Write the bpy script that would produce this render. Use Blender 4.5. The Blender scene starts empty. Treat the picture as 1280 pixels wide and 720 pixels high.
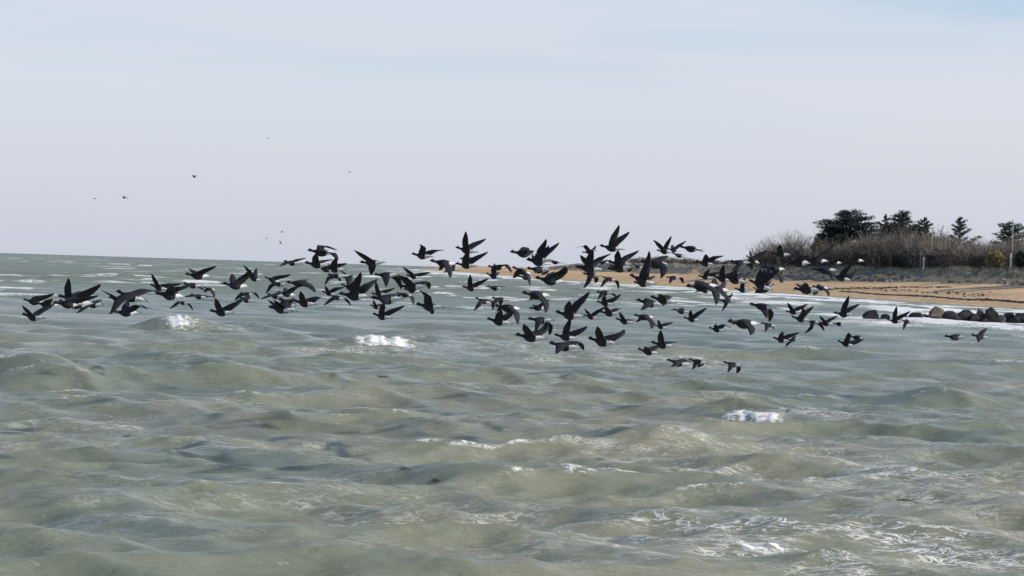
import bpy, bmesh, math, random
import numpy as np
from mathutils import Vector, Matrix

random.seed(7)
RNG = np.random.default_rng(11)
SC = bpy.context.scene
COL = SC.collection

# ------------------------------------------------------------------ camera
F_PX = 2400.0            # focal length in photograph pixels (1280 wide)
CAM_H = 4.0              # eye height above the sea
H_A, H_B = 315.7, 0.0315  # horizon line in the photograph: y = a + b x
ROLL = math.atan(H_B)
PITCH = math.atan((360 - (H_A + H_B * 640)) * math.cos(ROLL) / F_PX)
cam_d = bpy.data.cameras.new('camera')
cam = bpy.data.objects.new('camera', cam_d)
COL.objects.link(cam)
CAM_M = (Matrix.Translation((0, 0, CAM_H)) @ Matrix.Rotation(math.radians(90) - PITCH, 4, 'X')
         @ Matrix.Rotation(ROLL, 4, 'Z'))
cam.matrix_world = CAM_M
cam_d.sensor_fit = 'HORIZONTAL'
cam_d.angle_x = 2 * math.atan(640 / F_PX)
cam_d.clip_start = 0.5
cam_d.clip_end = 60000
SC.camera = cam

# ------------------------------------------------------------------ sky
SUN_AZ = math.radians(97)      # to the right of the viewing direction (+Y)
SUN_EL = math.radians(26)
world = bpy.data.worlds.new('World')
SC.world = world
world.use_nodes = True
nt = world.node_tree
nt.nodes.clear()
N = nt.nodes.new
L = nt.links.new
wo = N('ShaderNodeOutputWorld'); bg = N('ShaderNodeBackground')
bg.inputs['Strength'].default_value = 0.15
sky = N('ShaderNodeTexSky'); sky.sky_type = 'NISHITA'; sky.sun_disc = False
sky.sun_elevation = SUN_EL; sky.sun_rotation = SUN_AZ
sky.air_density = 1.0; sky.dust_density = 0.4; sky.ozone_density = 2.6; sky.altitude = 0
tc = N('ShaderNodeTexCoord')
sep = N('ShaderNodeSeparateXYZ'); L(tc.outputs['Generated'], sep.inputs[0])
# thin cirrus veil: dense low down (long path through it), thinner overhead, with soft tilted gaps
mp = N('ShaderNodeMapping'); mp.inputs['Scale'].default_value = (2.6, 2.6, 24.0)
mp.inputs['Rotation'].default_value = (0, math.radians(5.5), 0)
mp.inputs['Location'].default_value = (2.4, 3.6, 0.9)
L(tc.outputs['Generated'], mp.inputs[0])
cn = N('ShaderNodeTexNoise'); cn.inputs['Scale'].default_value = 1.0
cn.inputs['Detail'].default_value = 5; cn.inputs['Roughness'].default_value = 0.5
L(mp.outputs[0], cn.inputs[0])
gap = N('ShaderNodeMapRange'); gap.interpolation_type = 'SMOOTHSTEP'
gap.inputs['From Min'].default_value = 0.40; gap.inputs['From Max'].default_value = 0.58
gap.inputs['To Min'].default_value = 0.0; gap.inputs['To Max'].default_value = 1.0
L(cn.outputs['Fac'], gap.inputs['Value'])
low = N('ShaderNodeMapRange'); low.interpolation_type = 'SMOOTHSTEP'   # share of gaps grows with elevation
low.inputs['From Min'].default_value = 0.05; low.inputs['From Max'].default_value = 0.11
L(sep.outputs['Z'], low.inputs['Value'])
g1 = N('ShaderNodeMath'); g1.operation = 'SUBTRACT'; g1.inputs[0].default_value = 1.0
L(gap.outputs[0], g1.inputs[1])
g2 = N('ShaderNodeMath'); g2.operation = 'MULTIPLY'; L(g1.outputs[0], g2.inputs[0]); L(low.outputs[0], g2.inputs[1])
g3 = N('ShaderNodeMath'); g3.operation = 'MULTIPLY'; L(g2.outputs[0], g3.inputs[0]); g3.inputs[1].default_value = 0.26
up = N('ShaderNodeMapRange')
up.inputs['From Min'].default_value = 0.02; up.inputs['From Max'].default_value = 0.75
up.inputs['To Min'].default_value = 0.93; up.inputs['To Max'].default_value = 0.52
L(sep.outputs['Z'], up.inputs['Value'])
v = N('ShaderNodeMath'); v.operation = 'SUBTRACT'; v.use_clamp = True
L(up.outputs[0], v.inputs[0])
# the veil's dense bank ends some eight degrees up; above it more blue shows
tx = N('ShaderNodeMath'); tx.operation = 'MULTIPLY_ADD'; L(sep.outputs['X'], tx.inputs[0]); tx.inputs[1].default_value = 0.085; L(sep.outputs['Z'], tx.inputs[2])
tn = N('ShaderNodeMath'); tn.operation = 'MULTIPLY_ADD'; L(cn.outputs['Fac'], tn.inputs[0]); tn.inputs[1].default_value = -0.10; L(tx.outputs[0], tn.inputs[2])
tr = N('ShaderNodeMapRange'); tr.interpolation_type = 'SMOOTHSTEP'
tr.inputs['From Min'].default_value = 0.085; tr.inputs['From Max'].default_value = 0.128; tr.inputs['To Max'].default_value = 0.68
L(tn.outputs[0], tr.inputs['Value'])
gm = N('ShaderNodeMath'); gm.operation = 'MAXIMUM'; L(g3.outputs[0], gm.inputs[0]); L(tr.outputs[0], gm.inputs[1])
L(gm.outputs[0], v.inputs[1])
vc = N('ShaderNodeMix'); vc.data_type = 'RGBA'     # colour of the veil, low down and higher
vc.inputs[6].default_value = (3.80, 4.10, 4.78, 1); vc.inputs[7].default_value = (4.76, 4.84, 5.34, 1)
el = N('ShaderNodeMapRange'); el.inputs['From Min'].default_value = 0.0; el.inputs['From Max'].default_value = 0.09
L(sep.outputs['Z'], el.inputs['Value']); L(el.outputs[0], vc.inputs[0])
mx = N('ShaderNodeMix'); mx.data_type = 'RGBA'
vc2 = N('ShaderNodeMix'); vc2.data_type = 'RGBA'; vc2.inputs[7].default_value = (4.62, 5.12, 5.95, 1)   # whiter-blue higher up
e2 = N('ShaderNodeMapRange'); e2.interpolation_type = 'SMOOTHSTEP'; e2.inputs['From Min'].default_value = 0.07; e2.inputs['From Max'].default_value = 0.24
L(sep.outputs['Z'], e2.inputs['Value']); L(e2.outputs[0], vc2.inputs[0]); L(vc.outputs[2], vc2.inputs[6])
L(v.outputs[0], mx.inputs[0]); L(sky.outputs[0], mx.inputs[6]); L(vc2.outputs[2], mx.inputs[7])
L(mx.outputs[2], bg.inputs[0]); L(bg.outputs[0], wo.inputs[0])

# ------------------------------------------------------------------ sun
sun_d = bpy.data.lights.new('sun', 'SUN'); sun_d.energy = 5.0; sun_d.angle = math.radians(0.6)
sun_d.color = (1.0, 0.91, 0.78)
sun = bpy.data.objects.new('sun', sun_d); COL.objects.link(sun)
SUN_V = Vector((math.sin(SUN_AZ) * math.cos(SUN_EL), math.cos(SUN_AZ) * math.cos(SUN_EL), math.sin(SUN_EL)))
sun.rotation_euler = SUN_V.to_track_quat('Z', 'Y').to_euler()
sun.location = (60, 40, 60)

SC.view_settings.view_transform = 'Standard'
SC.view_settings.look = 'None'
SC.view_settings.exposure = 0.0
SC.view_settings.gamma = 1.0
SC.view_settings.use_curve_mapping = False
SC.cycles.use_denoising = True
SC.cycles.max_bounces = 6
SC.cycles.caustics_reflective = False
SC.cycles.caustics_refractive = False

# ------------------------------------------------------------------ helpers
def hor(px):
    return H_A + H_B * px

def ray(px, py):
    d = CAM_M.to_3x3() @ Vector(((px - 640) / F_PX, (360 - py) / F_PX, -1))
    return d.normalized()

def on_water(px, py, z=0.0):
    d = ray(px, py)
    t = (z - CAM_H) / d.z
    return Vector((0, 0, CAM_H)) + d * t

def tag(o, label=None, cat=None, group=None, kind=None):
    if label: o['label'] = label
    if cat: o['category'] = cat
    if group: o['group'] = group
    if kind: o['kind'] = kind
    return o

def np_mesh(name, co, faces_flat, sizes, mats, mat_idx=None, smooth=True):
    me = bpy.data.meshes.new(name)
    co = np.asarray(co, dtype=np.float32); faces_flat = np.asarray(faces_flat, dtype=np.int32)
    sizes = np.asarray(sizes, dtype=np.int32)
    me.vertices.add(len(co)); me.vertices.foreach_set('co', co.ravel())
    me.loops.add(len(faces_flat)); me.loops.foreach_set('vertex_index', faces_flat)
    me.polygons.add(len(sizes))
    starts = np.concatenate(([0], np.cumsum(sizes)[:-1])).astype(np.int32)
    me.polygons.foreach_set('loop_start', starts); me.polygons.foreach_set('loop_total', sizes)
    for m in mats: me.materials.append(m)
    if mat_idx is not None: me.polygons.foreach_set('material_index', np.asarray(mat_idx, dtype=np.int32))
    me.polygons.foreach_set('use_smooth', np.full(len(sizes), smooth, dtype=bool))
    me.update(calc_edges=True)
    me.validate()
    return me

def link(name, me, parent=None):
    o = bpy.data.objects.new(name, me); COL.objects.link(o)
    if parent: o.parent = parent
    return o

_TAB = np.random.default_rng(3).random((512, 512)).astype(np.float32)
def vnoise(x, y, seed=0):
    x = np.asarray(x, np.float32); y = np.asarray(y, np.float32)
    ix = np.floor(x); iy = np.floor(y)
    fx = x - ix; fy = y - iy
    fx = fx * fx * (3 - 2 * fx); fy = fy * fy * (3 - 2 * fy)
    ix = (ix.astype(np.int32) + seed * 37) & 511; iy = (iy.astype(np.int32) + seed * 101) & 511
    ix2 = (ix + 1) & 511; iy2 = (iy + 1) & 511
    a = _TAB[ix, iy]; b = _TAB[ix2, iy]; c = _TAB[ix, iy2]; d = _TAB[ix2, iy2]
    return a + (b - a) * fx + (c - a) * fy + (a - b - c + d) * fx * fy

def fbm(x, y, seed=0, octv=4, gain=0.5):
    s = 0; a = 1; t = 0
    for i in range(octv):
        s = s + a * vnoise(x * 2 ** i + 17.3 * i, y * 2 ** i - 9.1 * i, seed + i); t += a; a *= gain
    return s / t

def sstep(e0, e1, x):
    t = np.clip((x - e0) / (e1 - e0), 0, 1)
    return t * t * (3 - 2 * t)

class MB:
    """collects faces into one mesh"""
    def __init__(s): s.v = []; s.f = []; s.m = []
    def add(s, vs, fs, mi=0):
        o = len(s.v); s.v += [tuple(p) for p in vs]
        s.f += [tuple(i + o for i in f) for f in fs]; s.m += [mi] * len(fs)
    def tube(s, pts, rad, n=6, mi=0, cap=True):
        pts = [Vector(p) for p in pts]; vs = []
        for i, p in enumerate(pts):
            d = (pts[min(i + 1, len(pts) - 1)] - pts[max(i - 1, 0)]).normalized()
            a = d.cross(Vector((0.3, 0.9, 0.31))).normalized(); b = d.cross(a)
            for k in range(n):
                t = 2 * math.pi * k / n
                vs.append(p + (a * math.cos(t) + b * math.sin(t)) * rad[i])
        fs = [(i * n + k, i * n + (k + 1) % n, (i + 1) * n + (k + 1) % n, (i + 1) * n + k)
              for i in range(len(pts) - 1) for k in range(n)]
        if cap:
            fs.append(tuple(range(n - 1, -1, -1))); fs.append(tuple((len(pts) - 1) * n + k for k in range(n)))
        s.add(vs, fs, mi)
    def box(s, c, sz, mi=0, rot=0):
        cx, cy, cz = c; x, y, z = sz[0] / 2, sz[1] / 2, sz[2] / 2; ca, sa = math.cos(rot), math.sin(rot)
        vs = [(cx + ca * i * x - sa * j * y, cy + sa * i * x + ca * j * y, cz + k * z)
              for k in (-1, 1) for j in (-1, 1) for i in (-1, 1)]
        s.add(vs, [(0, 2, 3, 1), (4, 5, 7, 6), (0, 1, 5, 4), (2, 6, 7, 3), (0, 4, 6, 2), (1, 3, 7, 5)], mi)
    def build(s, name, mats, parent=None, smooth=True):
        me = bpy.data.meshes.new(name); me.from_pydata(s.v, [], s.f)
        if not isinstance(mats, (list, tuple)): mats = [mats]
        for m in mats: me.materials.append(m)
        for p, mi in zip(me.polygons, s.m): p.material_index = mi; p.use_smooth = smooth
        me.update()
        return link(name, me, parent)

def mat(name, col, rough=0.8, spec=0.3, var=0.0, scale=3.0, col2=None, bump=0.0, bscale=None, objrand=0.0):
    m = bpy.data.materials.new(name); m.use_nodes = True
    n = m.node_tree; b = n.nodes['Principled BSDF']
    b.inputs['Roughness'].default_value = rough; b.inputs['Specular IOR Level'].default_value = spec
    b.inputs['Base Color'].default_value = (*col, 1)
    g = n.nodes.new('ShaderNodeNewGeometry')
    if var > 0 or col2:
        t = n.nodes.new('ShaderNodeTexNoise'); t.inputs['Scale'].default_value = scale; t.inputs['Detail'].default_value = 5
        n.links.new(g.outputs['Position'], t.inputs[0])
        r = n.nodes.new('ShaderNodeMapRange'); r.inputs['From Min'].default_value = 0.35; r.inputs['From Max'].default_value = 0.65
        n.links.new(t.outputs['Fac'], r.inputs['Value'])
        mxx = n.nodes.new('ShaderNodeMix'); mxx.data_type = 'RGBA'
        c2 = col2 or tuple(c * (1 + var) for c in col)
        c1 = col if col2 else tuple(c * (1 - var) for c in col)
        mxx.inputs[6].default_value = (*c1, 1); mxx.inputs[7].default_value = (*c2, 1)
        n.links.new(r.outputs[0], mxx.inputs[0]); n.links.new(mxx.outputs[2], b.inputs['Base Color'])
    if bump > 0:
        t2 = n.nodes.new('ShaderNodeTexNoise'); t2.inputs['Scale'].default_value = bscale or scale * 3; t2.inputs['Detail'].default_value = 4
        n.links.new(g.outputs['Position'], t2.inputs[0])
        bp = n.nodes.new('ShaderNodeBump'); bp.inputs['Strength'].default_value = bump; bp.inputs['Distance'].default_value = 0.2
        n.links.new(t2.outputs['Fac'], bp.inputs['Height']); n.links.new(bp.outputs[0], b.inputs['Normal'])
    return m

# ------------------------------------------------------------------ shoreline: X of the water's edge as a function of Y
_sh = [(1330, 200), (1300, 250), (1280, 291), (1180, 325), (1080, 369), (990, 430), (900, 520), (800, 610), (700, 720), (640, 900),
       (600, 1150), (575, 1400), (545, 1700), (512, 2000)]
_Y = np.array([-400, -100, 60] + [d for _, d in _sh] + [2150, 2400, 2900, 6000], float)
_X = np.array([150, 120, 98] + [(p - 640) / F_PX * d for p, d in _sh] + [-60, 200, 900, 6000], float)
_Yd = np.linspace(-400, 6000, 6401)
_Xd = np.interp(_Yd, _Y, _X)
_k = np.hanning(61); _k /= _k.sum()
_Xs = np.convolve(np.pad(_Xd, 30, mode='edge'), _k, mode='valid')
def shore(y): return np.interp(y, _Yd, _Xs)

def terrain_h(s, y):
    """height of the land at s metres inland of the water's edge"""
    s = np.asarray(s, float); y = np.asarray(y, float)
    fade = 1 - sstep(1050, 1350, y)                       # the dune ends in a low sand spit far away
    toe = 40 + 3 * (fbm(y / 60, y * 0 + 3.1, 5, 3) - 0.5) * 2
    beach = np.where(s < 0, s * 0.04, np.minimum(s * 0.098, 2.45 + (s - 25) * 0.17))
    beach = np.clip(beach, -4, 5.3)
    lump = (fbm(s / 5, y / 9, 21, 4) - 0.5)
    top = 6.9 + 0.9 * (fbm(s / 40, y / 70, 8, 3) - 0.5) * 2 + (y > 800) * 0
    top = top + np.clip((y - 500) / 500, 0, 1) * 1.0
    f = sstep(toe, toe + 10, s + lump * 6)
    h = beach + (top - beach) * f * fade
    h = h + lump * 1.6 * f * fade + 0.12 * (fbm(s / 3, y / 6, 33, 3) - 0.5) * sstep(2, 8, s)
    return h

_SD = np.linspace(150, 2400, 6001); _SX = shore(_SD)
def spot(px, s):
    """world point s metres inland of the water's edge, on the sight line of photo column px"""
    g = (px - 640) / F_PX * _SD - _SX - s
    i = int(np.argmax(g > 0))
    y = float(_SD[i]); x = (px - 640) / F_PX * y
    return x, y, float(terrain_h(np.array([x - shore(y)]), np.array([y]))[0])

def z_at(py, px, y):
    return CAM_H + (hor(px) - py) / F_PX * y

# ------------------------------------------------------------------ the sea
BREAKERS = [  # photo column and row of the crest, width (px), height (m), foam 0..1
    (228, 402, 62, 0.68, 1.0), (482, 426, 84, 0.60, 1.0), (934, 516, 84, 0.32, 1.0), (822, 543, 150, 0.46, 0.26),
    (50, 463, 170, 0.58, 0.2), (1010, 491, 90, 0.22, 0.55), (1190, 491, 130, 0.55, 0.22), (1240, 540, 190, 0.36, 0.05),
    (960, 674, 150, 0.05, 0.6), (215, 452, 200, 0.4, 0.05), (540, 470, 240, 0.35, 0.03), (700, 480, 200, 0.30, 0.03),
    (25, 433, 50, 0.2, 0.5), (1262, 455, 60, 0.2, 0.8), (430, 385, 90, 0.4, 0.35), (330, 470, 200, 0.34, 0.03),
    (560, 342, 80, 0.5, 0.9), (77, 327, 45, 0.6, 0.95), (150, 330, 40, 0.6, 0.95), (183, 332, 22, 0.6, 0.95), (40, 352, 50, 0.4, 0.7),
    (310, 342, 60, 0.5, 0.8), (465, 346, 60, 0.6, 0.95), (590, 352, 45, 0.5, 0.9), (675, 362, 50, 0.5, 0.95), (553, 366, 40, 0.4, 0.9),
    (510, 348, 45, 0.5, 0.9), (745, 360, 40, 0.5, 0.9), (390, 341, 45, 0.5, 0.8), (1165, 405, 56, 0.28, 0.9), (1212, 409, 66, 0.22, 0.8), (1262, 411, 56, 0.22, 0.8), (1110, 404, 44, 0.22, 0.7), (1030, 392, 70, 0.3, 0.8),
    (900, 372, 90, 0.4, 0.9), (960, 378, 80, 0.4, 0.9), (240, 352, 70, 0.5, 0.7), (120, 343, 60, 0.5, 0.6),
    (640, 600, 260, 0.2, 0.0), (300, 560, 300, 0.25, 0.0), (1000, 620, 260, 0.15, 0.0), (160, 640, 260, 0.22, 0.0),
]
ROCK_LINE = []   # filled by the boulders section: (x, y, r)

def build_sea():
    # rows and columns: fine where the sea is seen close, coarse far off and behind
    th_f = np.radians(np.linspace(-18, 18, 680))
    side = np.radians(np.geomspace(18.4, 180, 26))
    th = np.concatenate((-side[::-1], th_f, side))
    r = list(np.linspace(3, 21.5, 12)); x = 22.0
    while x < 22000:
        r.append(x)
        if x < 125: st = max(0.03, x * x / (CAM_H * F_PX) * 0.55)
        elif x < 420: st = 1.1
        elif x < 2000: st = 0.0065 * x
        else: st = 0.03 * x
        x += st
    r = np.array(r); r[-1] = 22000
    R, T = np.meshgrid(r, th, indexing='ij')
    dr = np.gradient(r)[:, None] * np.ones_like(T)
    X = (R * np.sin(T)).astype(np.float32); Y = (R * np.cos(T)).astype(np.float32)
    n_r, n_t = R.shape
    off = (shore(Y) - X)                                # metres seaward of the water's edge
    shoal = (0.18 + 0.82 * sstep(0, 55, off)).astype(np.float32)
    # sum of trochoidal waves, shorter ones dropped where the mesh is too coarse for them
    nb = 66
    lam = np.geomspace(0.55, 30, nb)
    k = 2 * np.pi / lam; kp = 2 * np.pi / 10.0
    amp = (1 / k) * np.exp(-0.7 * (kp / k) ** 2)
    amp *= 0.118 / np.sqrt(np.sum(amp ** 2 / 2))
    amp *= 1 + 0.55 * (1 - sstep(3.5, 7.5, lam))
    amp = np.minimum(amp, 0.062 / k)
    Z = np.zeros_like(X); DX = np.zeros_like(X); DY = np.zeros_like(X)
    jx = np.zeros_like(X); jy = np.zeros_like(X); jxy = np.zeros_like(X)
    main = math.radians(-97)                            # running towards the viewer and a little left
    dl = np.maximum(dr * 1.0, 0.04).astype(np.float32)
    warpx = ((fbm(X / 40, Y / 40, 3, 2) - 0.5) * 9).astype(np.float32)
    warpy = ((fbm(X / 40 + 9, Y / 40 - 5, 4, 2) - 0.5) * 9).astype(np.float32)
    for i in range(nb):
        sp = math.radians(11 + 24 * (1 - i / nb))
        a_ = main + RNG.normal() * sp
        dx, dy = math.cos(a_), math.sin(a_)
        ph = RNG.uniform(0, 6.283)
        att = np.clip((lam[i] / dl - 2.2) / 2.5, 0, 1) * amp[i] * shoal
        P = k[i] * (dx * (X + warpx) + dy * (Y + warpy)) + ph
        c = np.cos(P); s_ = np.sin(P)
        Z += att * c
        q = 1.05
        DX -= q * att * dx * s_; DY -= q * att * dy * s_
        kk = q * att * k[i] * c
        jx += kk * dx * dx; jy += kk * dy * dy; jxy += kk * dx * dy
    J = (1 - jx) * (1 - jy) - jxy * jxy
    foam = np.zeros_like(X)
    patch = fbm(X / 14, Y / 22, 51, 3)
    sel = (np.abs(T) < 0.34) & (R > 22) & (R < 420)
    th_j = np.percentile(J[sel], 2.2)
    foam += 0.52 * sstep(th_j + 0.12, th_j - 0.14, J) * sstep(0.46, 0.66, patch) * (R > 20) * (R < 500)
    # far whitecaps
    capn = fbm(X / 7, Y / 22, 71, 3)
    foam += 0.95 * sstep(0.06, 0.26, Z) * sstep(0.55, 0.67, capn) * sstep(90, 240, R)
    capf = fbm(X / 8, Y / 70, 75, 2)
    foam += 0.8 * sstep(0.70, 0.82, capf) * sstep(420, 700, R) * (1 - sstep(2500, 6000, R))
    # single breakers that the photograph shows
    for (px, py, w, h, fo) in BREAKERS:
        c = on_water(px, py, h * 0.7)
        D = c.y; m = D / F_PX
        Lf = max(w * m * 0.5, 0.5)                      # half width of the foam; the wave itself is wider
        Lu = Lf * (1.9 if fo > 0.4 else 1.0)
        s0 = max(0.7, Lf * 0.62)
        if D > 150: s0 = max(s0, 2.5)
        tilt = 0.10 * math.sin(px * 1.7)
        ii = np.nonzero((np.abs(X - c.x) < 4 * Lu + s0) & (np.abs(Y - c.y) < 10 * s0 + Lu))
        x_, y_ = X[ii], Y[ii]
        if len(x_) == 0: continue
        u = (x_ - c.x) + tilt * (y_ - c.y); vv = (y_ - c.y) - tilt * (x_ - c.x)
        vv = vv + (vnoise(x_ / (Lu * 0.4), y_ * 0 + px, 5) - 0.5) * s0 * (0.7 if fo > 0.4 else 0.25) + 0.35 * s0 * (u / Lu) ** 2
        g = np.exp(-(u / Lu) ** 2) * np.exp(-(vv / np.where(vv < 0, s0 * 0.85, s0 * 2.6)) ** 2)
        Z[ii] += h * g
        if fo > 0:
            # foam tumbling down the front from the crest
            fr = np.exp(-(u / (Lf * 0.85)) ** 4) * sstep(-1.35 * s0, -0.6 * s0, vv + 0.3 * s0 * (u / Lf)) * (1 - sstep(0.05 * s0, 0.6 * s0, vv))
            if fo < 0.4:
                fr = np.exp(-(u / (Lu * 0.9)) ** 4) * np.exp(-((vv + 0.05 * s0) / (0.22 * s0)) ** 2) * 1.6
            fr = fr * (-0.12 + 1.85 * fbm(x_ / (0.30 * Lf), y_ / (0.55 * Lf), 93, 4, 0.6))
            foam[ii] += 0.86 * fo * fr
            if D < 150 and fo > 0.5:
                lum = fbm(x_ / 0.38, y_ / 0.6, 91, 3, 0.6)
                Z[ii] += 0.42 * min(1, D / 100) * np.clip(fr, 0, 1) * (lum - 0.30)
    # surf along the beach
    bands = 0.5 + 0.5 * np.sin(off / 3.4 + 5 * fbm(X / 30, Y / 45, 41, 2) + 1.3)
    surf = np.exp(-np.clip(off, 0, None) / 15) * (off > -6)
    surf_m = surf * (0.40 + 0.75 * bands) * (-0.1 + 2.3 * sstep(0.32, 0.72, fbm(X / 5, Y / 16, 43, 4, 0.6)))
    foam += 2.6 * surf_m * (Y > 60)
    Z += 0.42 * bands ** 3 * np.exp(-((off - 22) / 16) ** 2) * (fbm(X / 12, Y / 25, 45, 2)) * (Y > 60)
    for (bx, by, br) in ROCK_LINE:
        d = np.hypot(X - bx, (Y - by) * 0.5)
        foam += 0.8 * np.exp(-(d / (br * 1.5)) ** 2) * (0.4 + fbm(X / 1.2, Y / 1.2, 47, 2))
    Z = np.where(off < 3, np.minimum(Z, 0.10), Z)
    # old foam that lies on the water in streaks: a low value, the material breaks it up into lace
    st = fbm(X / 9.0 + 3, Y / 5.0, 61, 4)
    streak = 0.45 * sstep(0.50, 0.68, st) * sstep(20, 30, R) * (1 - 0.6 * sstep(60, 140, R))
    for (px, py, wx, wy, a) in [(600, 432, 170, 9, 1.2), (760, 452, 130, 8, 1.1), (440, 440, 90, 8, .8), (270, 412, 60, 8, .9), (1010, 520, 90, 10, .7), (880, 545, 90, 14, .6), (860, 450, 60, 6, .7), (620, 650, 260, 26, .8), (880, 680, 330, 36, 1.0),
                                (1180, 690, 160, 40, .9), (1120, 600, 220, 40, .55), (300, 610, 260, 22, .55), (120, 530, 130, 9, .7), (90, 660, 130, 30, .6),
                                (780, 585, 200, 22, .5), (150, 375, 110, 8, .7), (30, 396, 50, 6, .6)]:
        c = on_water(px, py); lo = on_water(px, py + wy); D = c.y
        ly = max(abs(D - lo.y), 0.6); lx = wx * D / F_PX
        streak += a * np.exp(-((X - c.x) / lx) ** 2 - ((Y - c.y) / ly) ** 2) * (0.4 + 1.1 * fbm(X / 1.6, Y / 1.0, 63, 3))
    streak = np.clip(streak, 0, 1.3)
    co = np.stack((X + DX, Y + DY, Z), -1).reshape(-1, 3)
    i, j = np.meshgrid(np.arange(n_r - 1), np.arange(n_t - 1), indexing='ij')
    a = (i * n_t + j).ravel()
    f = np.stack((a, a + 1, a + n_t + 1, a + n_t), -1)
    me = np_mesh('sea', co, f.ravel(), np.full(len(f), 4), [sea_material()])
    far = sstep(40, 420, R)                            # where the mesh no longer carries the waves
    global SEA_CO
    SEA_CO = co[(np.abs(T) < 0.3).ravel() & (R < 150).ravel()]
    for nm, arr in (('foam', foam), ('streak', streak), ('far', far), ('mid', sstep(28, 110, R))):
        at = me.attributes.new(nm, 'FLOAT', 'POINT'); at.data.foreach_set('value', np.clip(arr, 0, 2).astype(np.float32).ravel())
    tag(link('sea', me), kind='structure')

def sea_material():
    m = bpy.data.materials.new('sea_water'); m.use_nodes = True
    n = m.node_tree; nd = n.nodes; lk = n.links.new
    b = nd['Principled BSDF']
    def node(t, **kw):
        o = nd.new(t)
        for k_, v_ in kw.items(): setattr(o, k_, v_)
        return o
    g = node('ShaderNodeNewGeometry')
    def noise(sc, det, vec=None, loc=(0, 0, 0), rough=0.55, dist=0.0):
        mp_ = node('ShaderNodeMapping'); mp_.inputs['Scale'].default_value = sc; mp_.inputs['Location'].default_value = loc
        lk(vec or g.outputs['Position'], mp_.inputs[0])
        t = node('ShaderNodeTexNoise'); t.inputs['Scale'].default_value = 1; t.inputs['Detail'].default_value = det
        t.inputs['Roughness'].default_value = rough; t.inputs['Distortion'].default_value = dist
        lk(mp_.outputs[0], t.inputs[0]); return t.outputs['Fac']
    def math_(op, a_, b_=None, clamp=False):
        o = node('ShaderNodeMath', operation=op, use_clamp=clamp)
        for q, s_ in enumerate((a_, b_)):
            if s_ is None: continue
            if isinstance(s_, (int, float)): o.inputs[q].default_value = s_
            else: lk(s_, o.inputs[q])
        return o.outputs[0]
    def rng(s_, a0, a1, b0=0, b1=1):
        o = node('ShaderNodeMapRange', interpolation_type='SMOOTHSTEP')
        for key, val in zip(('From Min', 'From Max', 'To Min', 'To Max'), (a0, a1, b0, b1)): o.inputs[key].default_value = val
        lk(s_, o.inputs['Value']); return o.outputs[0]
    fo = node('ShaderNodeAttribute', attribute_name='foam').outputs['Fac']
    stk = node('ShaderNodeAttribute', attribute_name='streak').outputs['Fac']
    # water body: sandy olive with drifting clearer green patches
    py_ = node('ShaderNodeSeparateXYZ'); lk(g.outputs['Position'], py_.inputs[0])
    sed = math_('MULTIPLY', rng(noise((0.045, 0.03, 0.05), 3), 0.33, 0.66), rng(py_.outputs['Y'], 45, 170, 1.0, 0.22))   # sand stirred up in the near shallows
    wc = node('ShaderNodeMix', data_type='RGBA')
    wc.inputs[6].default_value = (0.198, 0.232, 0.175, 1); wc.inputs[7].default_value = (0.31, 0.295, 0.205, 1)
    lk(sed, wc.inputs[0])
    # solid foam of breakers
    n1 = noise((3.2, 4.6, 4.0), 6, rough=0.72)
    solid = rng(math_('ADD', fo, math_('MULTIPLY', math_('SUBTRACT', n1, 0.5), 2.4)), 0.36, 0.66)
    # lace: ridges of a warped noise
    n2 = noise((0.9, 3.4, 1.2), 3, loc=(4, 2, 0), rough=0.55, dist=1.1)
    ridge = math_('SUBTRACT', 1.0, math_('MULTIPLY', math_('ABSOLUTE', math_('SUBTRACT', n2, 0.5)), 15.0))
    n3 = noise((2.2, 8.0, 2.0), 2, loc=(1, 7, 0), rough=0.5, dist=0.9)
    ridge2 = math_('SUBTRACT', 1.0, math_('MULTIPLY', math_('ABSOLUTE', math_('SUBTRACT', n3, 0.48)), 12.0))
    lace = math_('MAXIMUM', ridge, ridge2)
    brk = rng(noise((0.55, 1.3, 1), 4, loc=(8, 1, 0)), 0.38, 0.62)
    lace = math_('MULTIPLY', rng(lace, 0.35, 0.95), brk)
    laceA = math_('MULTIPLY', lace, math_('MULTIPLY', stk, 0.62), True)
    # faint lace round the breakers too
    halo = math_('MULTIPLY', rng(fo, 0.05, 0.4, 0, 0.6), rng(ridge2, 0.1, 0.9), True)
    mask = math_('MAXIMUM', math_('MAXIMUM', solid, laceA), halo)
    col = node('ShaderNodeMix', data_type='RGBA'); lk(mask, col.inputs[0]); lk(wc.outputs[2], col.inputs[6])
    col.inputs[7].default_value = (0.87, 0.865, 0.845, 1)
    lk(col.outputs[2], b.inputs['Base Color'])
    lk(math_('MAXIMUM', rng(mask, 0, 0.7, 0.15, 0.75), rng(node('ShaderNodeAttribute', attribute_name='far').outputs['Fac'], 0, 1, 0.15, 0.50)), b.inputs['Roughness'])
    # light spreads inside the silty water
    b.subsurface_method = 'BURLEY'; b.inputs['Subsurface Scale'].default_value = 0.7
    b.inputs['Subsurface Radius'].default_value = (1.0, 1.0, 0.7); lk(rng(mask, 0, 0.4, 0.85, 0), b.inputs['Subsurface Weight'])
    b.inputs['IOR'].default_value = 1.33
    b.inputs['Specular IOR Level'].default_value = 0.5
    # ripples
    h1 = noise((0.8, 2.3, 1), 6, rough=0.66); h2 = math_('SUBTRACT', 1.0, math_('ABSOLUTE', math_('MULTIPLY', math_('SUBTRACT', noise((1.5, 4.6, 2), 4, loc=(3, 3, 3), rough=0.6, dist=0.3), 0.5), 2.0))) 
    h = math_('ADD', math_('MULTIPLY', h1, 0.15), math_('MULTIPLY', h2, 0.19))
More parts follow.
